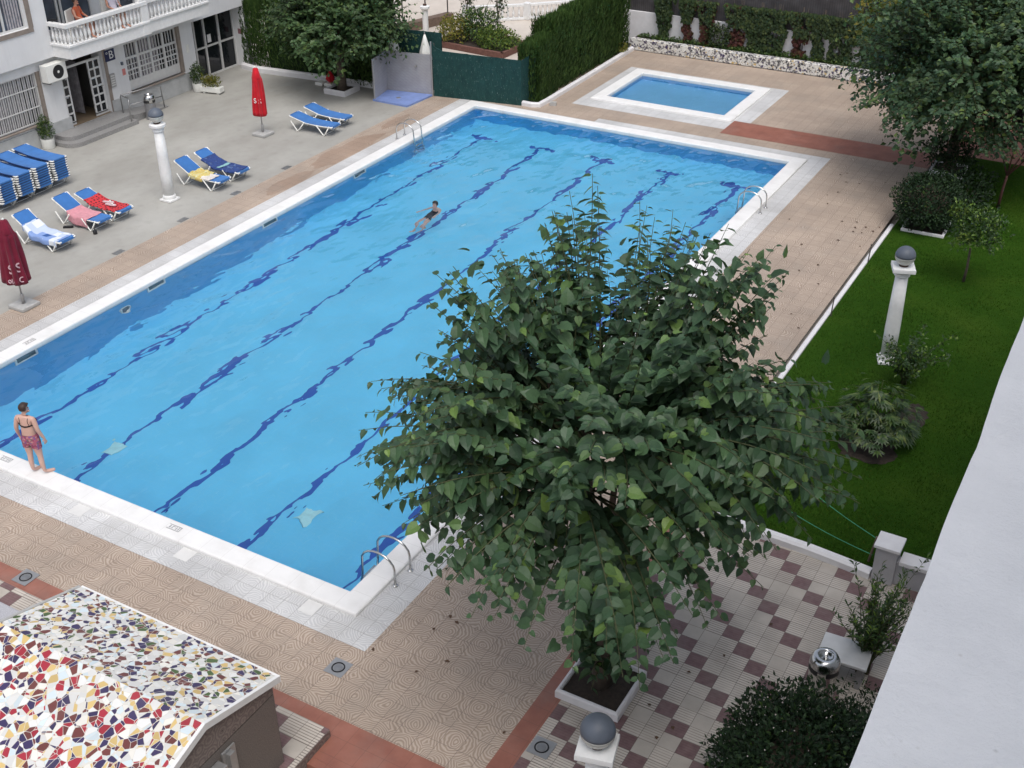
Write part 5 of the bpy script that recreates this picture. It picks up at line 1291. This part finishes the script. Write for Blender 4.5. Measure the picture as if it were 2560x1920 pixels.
# plaza balustrade
t_ = thing('plaza_balustrade', 'white balustrade with square posts across the far plaza', 'balustrade', (0,0,0))
PB = [(-6.4,32.75),(-4.27,34.42),(-2.68,36.04),(-1.1,37.6),(.5,39.2)]
for i,(x,y) in enumerate(PB): m = MB(); m.box(x-.13,x+.13,y-.13,y+.13,0,.72,.01); m.build('post', M['white'], t_)
for i in range(len(PB)-1):
    a, b = Vector(PB[i]), Vector(PB[i+1]); d = (b-a).normalized(); n = Vector((-d.y,d.x))*.09
    for (z0,z1,nm) in ((0,.08,'bottom_rail'),(.58,.67,'top_rail')): m = MB(); m.prism([a+d*.13-n,b-d*.13-n,b-d*.13+n,a+d*.13+n],z0,z1); m.build(nm, M['white'], t_)
    for k in range(9):
        p = a+(b-a)*(.09+.82*(k+.5)/9); q = MB(); q.lathe([(r*1.3,z) for r,z in BAL], 8, (p.x,p.y,.08)); q.build('baluster', M['white'], t_, True)
t_ = thing('flower_trough', 'long low brown trough with iron posts on the plaza at the left', 'planter', (0,0,0))
a, b = Vector((-8.0,28.9)), Vector((-6.95,32.6)); d = (b-a).normalized(); n = Vector((-d.y,d.x))*.4
m = MB(); m.prism([a,b,b+n,a+n],0,.35); m.build('trough', M['wood'], t_)
for k in range(3): p = a+(b-a)*(.25+.33*k); q = MB(); q.tube([(p.x,p.y,.3),(p.x,p.y,1.5)], .03, 6); q.build('post', M['ironpost'], t_)
# pots along the building
t_ = pot((-10.02,19.72,0), .21, .32, 'white round pot with a clipped bush left of the glazed entrance', None)
random.seed(81); m = MB(); blob(m, (0,0,.62), (.25,.25,.42), 900, leaf4, .07, .04, 3, shell=.4, zmin=-.8); m.build('bush', M['leaf_fatsia'], t_)
t_ = pot((-10.2,12.78,0), .21, .33, 'white round pot with a clipped bush between the loungers and the steps', None)
m = MB(); blob(m, (0,0,.66), (.27,.27,.42), 900, leaf4, .07, .04, 5, shell=.4, zmin=-.8); m.build('bush', M['leaf_fatsia'], t_)
t_ = thing('trough_planter', 'long white trough with a yellowish plant by the glazed entrance', 'potted plant', (-9.42,19.78,0), .18, 'pots along the building')
m = MB(); m.box(-.42,.42,-.15,.15,.04,.26,.03); m.build('trough', M['cwhite'], t_); m = MB(); m.box(-.34,-.24,-.11,.11,0,.041); m.box(.24,.34,-.11,.11,0,.041); m.build('feet', M['cwhite'], t_)
m = MB(); blob(m, (0,0,.42), (.42,.2,.28), 520, leaf4, .10, .045, 6, shell=.2); m.build('plant', M['leaf_yellow'], t_)
# lawn blades, fallen leaves
m = MB(); random.seed(91)
for i in range(60000):
    y = 4.9 + 21.2*random.random()**1.35; x = U(15.72,20.6)
    dd = min(((x-18.05)/.62)**2+((y-8.45)/.5)**2, ((x-18.55)/.32)**2+((y-10.2)/.4)**2)
    if dd < U(.6,1.3): continue
    s = .8+.5*noise.noise(Vector((x*.9,y*.9,0)))
    blade(m, Vector((x,y,.01)), Vector((U(-.7,.7),U(-.7,.7),1)), rdir(), U(.035,.08)*s, U(.010,.018))
stuff(m.build('grass', M['grass']))
m = MB(); random.seed(92)
for i in range(75):
    if i < 58: x, y = U(12.7,15.4), U(6,26)
    elif i < 65: x, y = U(12.6,15.4), U(-2.2,1)
    else: x, y = U(15.9,19), U(-2,4.5)
    a = U(0,6.28); leaf4(m, Vector((x,y,.012)), Vector((math.cos(a),math.sin(a),.08)), UP, U(.06,.12), U(.04,.07), .2)
stuff(m.build('fallen_leaves', plain('dry_leaf',(.085,.045,.025),.8,0,.4,3)))
# ------------------------------------------------------------------ people
def skin_body(name, verts, edges, radii, root, mat, parent=None, loc=(0,0,0), rz=0.0, sub=2, post=None):
    me = bpy.data.meshes.new(name); me.from_pydata(verts, edges, []); o = bpy.data.objects.new(name, me); COL.objects.link(o)
    sk = o.modifiers.new('skin', 'SKIN'); sk.use_smooth_shade = True; sk.branch_smoothing = .6
    for i, r in enumerate(radii):
        v = me.skin_vertices[0].data[i]; v.radius = r if isinstance(r, tuple) else (r, r); v.use_root = (i == root)
    ss = o.modifiers.new('sub', 'SUBSURF'); ss.levels = sub; ss.render_levels = sub
    bpy.context.view_layer.update()
    dg = bpy.context.evaluated_depsgraph_get(); nm = bpy.data.meshes.new_from_object(o.evaluated_get(dg))
    o.modifiers.clear(); o.data = nm; bpy.data.meshes.remove(me)
    if post:
        for v in nm.vertices: v.co = post(v.co.copy())
    nm.materials.clear(); nm.materials.append(mat)
    nm.polygons.foreach_set('use_smooth', [True]*len(nm.polygons)); nm.update()
    o.location = loc; o.rotation_euler = (0,0,rz)
    if parent is not None: o.parent = parent
    return o
def shell(body, name, mat, keep, off, parent):
    """clothing: the part of the body surface inside keep(), pushed out by off"""
    bm = bmesh.new(); bm.from_mesh(body.data); bm.normal_update()
    bmesh.ops.delete(bm, geom=[f for f in bm.faces if not keep(f.calc_center_median())], context='FACES')
    best = None; seen = set()
    for f0 in bm.faces:
        if f0 in seen: continue
        st = [f0]; isl = {f0}
        while st:
            f = st.pop()
            for e in f.edges:
                for g in e.link_faces:
                    if g not in isl: isl.add(g); st.append(g)
        seen |= isl
        if best is None or len(isl) > len(best): best = isl
    bmesh.ops.delete(bm, geom=[f for f in bm.faces if f not in best], context='FACES')
    bm.normal_update()
    for v in bm.verts: v.co += v.normal*off
    me = bpy.data.meshes.new(name); bm.to_mesh(me); bm.free(); me.materials.append(mat)
    me.polygons.foreach_set('use_smooth', [True]*len(me.polygons))
    o = bpy.data.objects.new(name, me); COL.objects.link(o); o.parent = parent
    return o
class Sk:
    def __init__(s): s.v=[]; s.e=[]; s.r=[]
    def a(s, p, r, par=None):
        s.v.append(p); s.r.append(r)
        if par is not None: s.e.append((par, len(s.v)-1))
        return len(s.v)-1
def hand(s, wrist, d, palm_n, sgn):
    """palm and five fingers hanging from the wrist vertex, slightly curled"""
    w = Vector(s.v[wrist]); d = Vector(d).normalized(); n = Vector(palm_n).normalized(); sd = d.cross(n).normalized()*sgn
    p = s.a(tuple(w+d*.055), (.030,.018), wrist)
    for k,(off,L) in enumerate(((.030,.070),(.011,.082),(-.009,.076),(-.028,.058))):
        k0 = s.a(tuple(w+d*.098+sd*off), .0095, p); k1 = s.a(tuple(w+d*(.098+L*.55)+sd*off*1.05+n*.010), .0085, k0); s.a(tuple(w+d*(.098+L)+sd*off*1.05+n*.028), .007, k1)
    t0 = s.a(tuple(w+d*.035+sd*.036+n*.008), .011, p); s.a(tuple(w+d*.085+sd*.050+n*.022), .0085, t0)
# --- woman standing on the coping, seen from behind, facing the pool (+y); arms hang, head turned right
def woman():
    s = Sk(); H = 1.0
    pel = s.a((0,0,.90),(.175,.125)); 
    hip2 = s.a((0,-.005,.98),(.172,.125),pel); wst = s.a((0,.005,1.09),(.150,.112),hip2); rib = s.a((0,.01,1.22),(.155,.112),wst); chest = s.a((0,.005,1.32),(.150,.105),rib)
    nb = s.a((0,.0,1.425),(.062,.058),chest); nk = s.a((.004,.015,1.475),(.048,.05),nb)
    hd = s.a((.008,.03,1.555),(.070,.080),nk); s.a((.010,.022,1.635),(.066,.078),hd)
    for sx in (-1,1):
        sh = s.a((sx*.165,-.005,1.375),.060,chest); el = s.a((sx*.225,-.03,1.115),.043,sh); fa = s.a((sx*.245,.005,.99),.038,el); wr = s.a((sx*.262,.045,.875),.026,fa)
        hand(s, wr, (sx*.05,.22,-1), (-sx*.9,.35,0), 1 if sx < 0 else -1)
        hp = s.a((sx*.095,0,.80),.104,pel); th = s.a((sx*.10,.005,.62),.088,hp); kn = s.a((sx*.105+(.02 if sx > 0 else 0),.0,.45),.060,th); cf = s.a((sx*.108+(.03 if sx>0 else 0),-.022,.30),.058,kn)
        an = s.a((sx*.11+(.045 if sx>0 else 0),-.015,.075),.036,cf)
        fx, fy = (.13,.17) if sx > 0 else (.045,.20)
        ft = s.a((sx*.11+(.045 if sx>0 else 0)+fx*.45,fy*.5,.035),(.038,.028),an); s.a((sx*.11+(.045 if sx>0 else 0)+fx*.95,fy*.95,.020),(.040,.018),ft)
    return s
W0 = thing('person', 'woman in a black bikini top and pink floral shorts standing on the pool edge', 'person', (4.15,-.25,.07), .30)
s = woman(); W0.scale = (.94,.94,.94)
body = skin_body('body', s.v, s.e, s.r, 0, M['skin'], W0, sub=2, post=lambda c: Vector((c.x*(1+.08*min(1,max(0,(c.z-.5)/.3))*min(1,max(0,(1.5-c.z)/.1))),c.y*(1+.08*min(1,max(0,(c.z-.5)/.3))*min(1,max(0,(1.5-c.z)/.1))),max(c.z,.002))))
shell(body, 'swim_shorts', M['floral'], lambda c: .66 < c.z < 1.0 and abs(c.x) < .262 and not (abs(c.x) > .247 and c.z > .8), .014, W0)
bt = BVHTree.FromPolygons([v.co.copy() for v in body.data.vertices], [tuple(p.vertices) for p in body.data.polygons])
def ringpts(z, tilt, n=40, off=.006, cx=0.0, xmax=.2):
    P = []
    for k in range(n):
        a = 2*PI*k/n; d = Vector((math.cos(a), math.sin(a), 0)); zz = z+tilt*math.sin(a)
        o0 = d*.19+Vector((cx,0,zz)); hit = bt.ray_cast(o0, -d); q = hit[0] if hit[0] is not None else d*.13+Vector((cx,0,zz)); P.append(q+d*off)
    return P
m = MB()
for dz in (-.010,0,.010): m.tube(ringpts(1.225+dz, .03), .006, 5, close=True)
for sx in (-1,1):
    Q = []
    for k in range(12):
        t = k/11; x = sx*(.100-.012*math.sin(t*PI)); z = 1.23+.16*t; hit = bt.ray_cast(Vector((x,-.5,z)), Vector((0,1,0)))
        if hit[0] is not None: Q.append(hit[0]+Vector((0,-.005,0)))
    if len(Q) > 2: m.tube(Q, .006, 5)
for sx in (-1,1): m.sphere((sx*.085,.122,1.235), .072, 12, 8, (1,.75,.95))
m.build('bikini_top', M['swimblack'], W0, True)
def hairdo(parent, c, r, mat, sc=(1,1.12,1.15), cut=-.35, seed=0, face=Vector((0,1,0))):
    m = MB(); nu, nv = 28, 16; vs = []; fs = []
    for j in range(nv+1):
        th = PI*j/nv*.66
        for i in range(nu):
            a = 2*PI*i/nu; d = Vector((math.sin(th)*math.cos(a), math.sin(th)*math.sin(a), math.cos(th)))
            f = 1+.06*noise.noise(Vector((d.x*9+seed,d.y*9,d.z*9)))+.03*noise.noise(Vector((d.x*25,d.y*25,d.z*25)))
            q = Vector((d.x*r*sc[0], d.y*r*sc[1], d.z*r*sc[2]))*f
            fr = d.dot(face)                       # shorter over the forehead
            if fr > .35: q.z = max(q.z, r*(.25+.35*fr)); 
            vs.append(tuple(Vector(c)+q))
    for j in range(nv):
        for i in range(nu): fs.append((j*nu+i, (j+1)*nu+i, (j+1)*nu+(i+1)%nu, j*nu+(i+1)%nu))
    m.raw(vs, fs); return m.build('hair', mat, parent, True)
hairdo(W0, (.010,.020,1.60), .098, M['hair'], (1,1.1,1.08), face=Vector((.75,.66,0)).normalized())
def face_bits(parent, c, fdir, r, skinmat):
    f = Vector((fdir[0],fdir[1],0)).normalized(); sd = Vector((-f.y,f.x,0)); c = Vector(c)
    m = MB(); m.sphere(c+f*(r*1.02)-UP*.012, .018, 8, 6, (1,1,1.3)); m.sphere(c+f*r*.92-UP*.075, .03, 8, 6); 
    for s_ in (-1,1): m.sphere(c+sd*s_*r*.88-f*.012-UP*.01, .024, 8, 6, (1,1,1.4))
    o = m.build('nose_and_ears', skinmat, parent, True)
    e = MB()
    for s_ in (-1,1): e.sphere(c+f*r*.92+sd*s_*.032+UP*.012, .011, 8, 6)
    e.build('eyes', M['black'], parent, True)
    e = MB(); e.sphere(c+f*r*.96-UP*.052, .017, 8, 6, (1,1,.4)); e.build('mouth', plain('lips',(.33,.11,.10),.5), parent, True)
face_bits(W0, (.010,.028,1.57), (.75,.66), .075, M['skin'])

# --- swimmer: chest and head above the water, legs trailing below
S0 = thing('person', 'dark haired swimmer in a black swimsuit treading water mid pool', 'person', (3.66,14.78,-.20), 2.95); S0.scale = (.93,.93,.93)
s = Sk()
pel = s.a((0,.30,-.30),(.15,.11)); w = s.a((0,.14,-.15),(.13,.10),pel); ch = s.a((0,-.04,.03),(.145,.10),w); nb = s.a((0,.03,.145),(.055,.052),ch); nk = s.a((0,.045,.19),.045,nb); hd = s.a((0,.06,.265),(.068,.078),nk); s.a((0,.055,.345),(.062,.074),hd)
for sx in (-1,1):
    sh = s.a((sx*.165,0,.075),.052,ch); el = s.a((sx*.25,.16,-.03),.040,sh); wr = s.a((sx*.30,.38,-.03),.027,el); hand(s, wr, (sx*.3,.8,-.1), (0,0,-1), -sx)
    hp = s.a((sx*.10,.42,-.36),.088,pel); kn = s.a((sx*.15,.74,-.60),.058,hp); an = s.a((sx*.12,.92,-.98),.036,kn); s.a((sx*.12,1.04,-1.0),(.032,.02),an)
bs = skin_body('body', s.v, s.e, s.r, 0, M['skin'], S0, sub=2)
shell(bs, 'swimsuit', M['swimblack'], lambda c: abs(c.x) < .185 and c.y < .47 and -.55 < c.z < -.03, .008, S0)
hairdo(S0, (0,.045,.315), .094, M['blackhair'], (1,1.08,1.02), face=Vector((0,1,0))); face_bits(S0, (0,.06,.285), (0,1), .074, M['skin'])

# --- two people sitting on the first balcony
def sitter(loc, rz, label, top, hairm):
    o = thing('person', label, 'person', loc, rz, 'people on the first balcony')
    s = Sk(); pel = s.a((0,0,.48),(.16,.12)); w = s.a((0,-.03,.66),(.14,.11),pel); ch = s.a((0,-.02,.86),(.155,.11),w); nb = s.a((0,0,.98),(.055,.05),ch); nk = s.a((0,.02,1.03),.046,nb); hd = s.a((0,.035,1.11),(.068,.078),nk); s.a((0,.03,1.19),(.062,.072),hd)
    for sx in (-1,1):
        sh = s.a((sx*.175,-.01,.91),.055,ch); el = s.a((sx*.24,.07,.68),.042,sh); wr = s.a((sx*.16,.27,.60),.028,el); hand(s, wr, (-sx*.3,.8,-.2), (0,0,-1), -sx)
        hp = s.a((sx*.10,.12,.47),.095,pel); kn = s.a((sx*.13,.44,.48),.062,hp); an = s.a((sx*.12,.46,.08),.036,kn); s.a((sx*.13,.62,.03),(.034,.022),an)
    b = skin_body('body', s.v, s.e, s.r, 0, M['skin2'], o, sub=2)
    shell(b, 'shirt', top, lambda c: .50 < c.z < .96 and abs(c.x) < .20 and c.y < .14, .012, o)
    hairdo(o, (0,.02,1.15), .094, hairm, (1,1.08,1.05)); face_bits(o, (0,.035,1.125), (0,1), .074, M['skin2'])
    ch_ = MB(); ch_.box(-.24,.24,-.2,.26,.36,.40,.01); ch_.build('chair_seat', M['cwhite'], None) if False else None
    return o
def chair(loc, rz, label):
    t_ = thing('balcony_chair', label, 'chair', loc, rz, 'white chairs on the first balcony')
    m = MB(); m.box(-.24,.24,-.22,.28,.34,.375,.012); m.build('seat', M['cwhite'], t_)
    m = MB(); m.box(-.23,.23,-.30,-.25,.40,.86,.012); m.build('backrest', M['cwhite'], t_)
    for sx in (-1,1):
        for y in (-.24,.24): m = MB(); m.tube([(sx*.22,y,0),(sx*.21,y*.95,.345)], .02, 6); m.build('leg', M['cwhite'], t_)
sitter((-9.95,14.75,3.21), -1.2, 'tanned person in an orange top sitting on the first balcony', M['orange'], M['hair'])
chair((-9.95,14.75,3.21), -1.2, 'white chair under the person in the orange top')
sitter((-9.95,16.25,3.21), -1.6, 'person in a pale top sitting farther right on the first balcony', fabric('pale_shirt',(.55,.52,.60),.1), M['hair'])
chair((-9.95,16.25,3.21), -1.6, 'white chair under the person in the pale top')
# ------------------------------------------------------------------ camera, sky, sun
yaw, pitch, roll, fpx = -0.5254169361832319, 0.5481100525331357, -0.010198626681855658, 2964.548708401516
fw = Vector((math.sin(yaw)*math.cos(pitch), math.cos(yaw)*math.cos(pitch), -math.sin(pitch)))
rt = Vector((math.cos(yaw), -math.sin(yaw), 0)); upv = rt.cross(fw)
r2 = rt*math.cos(roll)+upv*math.sin(roll); u2 = upv*math.cos(roll)-rt*math.sin(roll)
cam = bpy.data.cameras.new('camera'); co = bpy.data.objects.new('camera', cam); COL.objects.link(co)
R3 = Matrix((r2, u2, -fw)).transposed()
co.matrix_world = Matrix.Translation((21.67905308592592,-12.005522485204462,13.565969867958641)) @ R3.to_4x4()
cam.sensor_width = 36; cam.sensor_fit = 'HORIZONTAL'; cam.lens = 36*fpx/2560; cam.clip_start = .05; cam.clip_end = 2000
scene.camera = co
SE, SR = math.radians(64), math.radians(140)
w = bpy.data.worlds.new('World'); scene.world = w; w.use_nodes = True; nt = w.node_tree; nt.nodes.clear()
sky = nt.nodes.new('ShaderNodeTexSky'); sky.sky_type = 'NISHITA'; sky.sun_disc = False; sky.sun_elevation = SE; sky.sun_rotation = SR; sky.air_density = 1.0; sky.dust_density = 4.0; sky.ozone_density = 1.0
hs = nt.nodes.new('ShaderNodeHueSaturation'); hs.inputs['Saturation'].default_value = .50
bg = nt.nodes.new('ShaderNodeBackground'); bg.inputs['Strength'].default_value = .15; out = nt.nodes.new('ShaderNodeOutputWorld')
nt.links.new(sky.outputs[0], hs.inputs['Color']); nt.links.new(hs.outputs[0], bg.inputs[0]); nt.links.new(bg.outputs[0], out.inputs[0])
sl = bpy.data.lights.new('sun', 'SUN'); sl.energy = 1.0; sl.angle = math.radians(35); sl.color = (1,.985,.965); so = bpy.data.objects.new('sun', sl); COL.objects.link(so)
az = SR; sd = Vector((math.sin(az)*math.cos(SE), math.cos(az)*math.cos(SE), math.sin(SE)))
so.rotation_euler = sd.to_track_quat('Z','Y').to_euler(); so.location = (0,0,60)
vs = scene.view_settings; vs.view_transform = 'Standard'; vs.look = 'None'; vs.exposure = .28; vs.gamma = 1.0; vs.use_curve_mapping = False
scene.cycles.use_denoising = True; scene.cycles.max_bounces = 10; scene.cycles.transmission_bounces = 8; scene.cycles.caustics_refractive = True; scene.cycles.caustics_reflective = False; scene.cycles.sample_clamp_indirect = 6.0
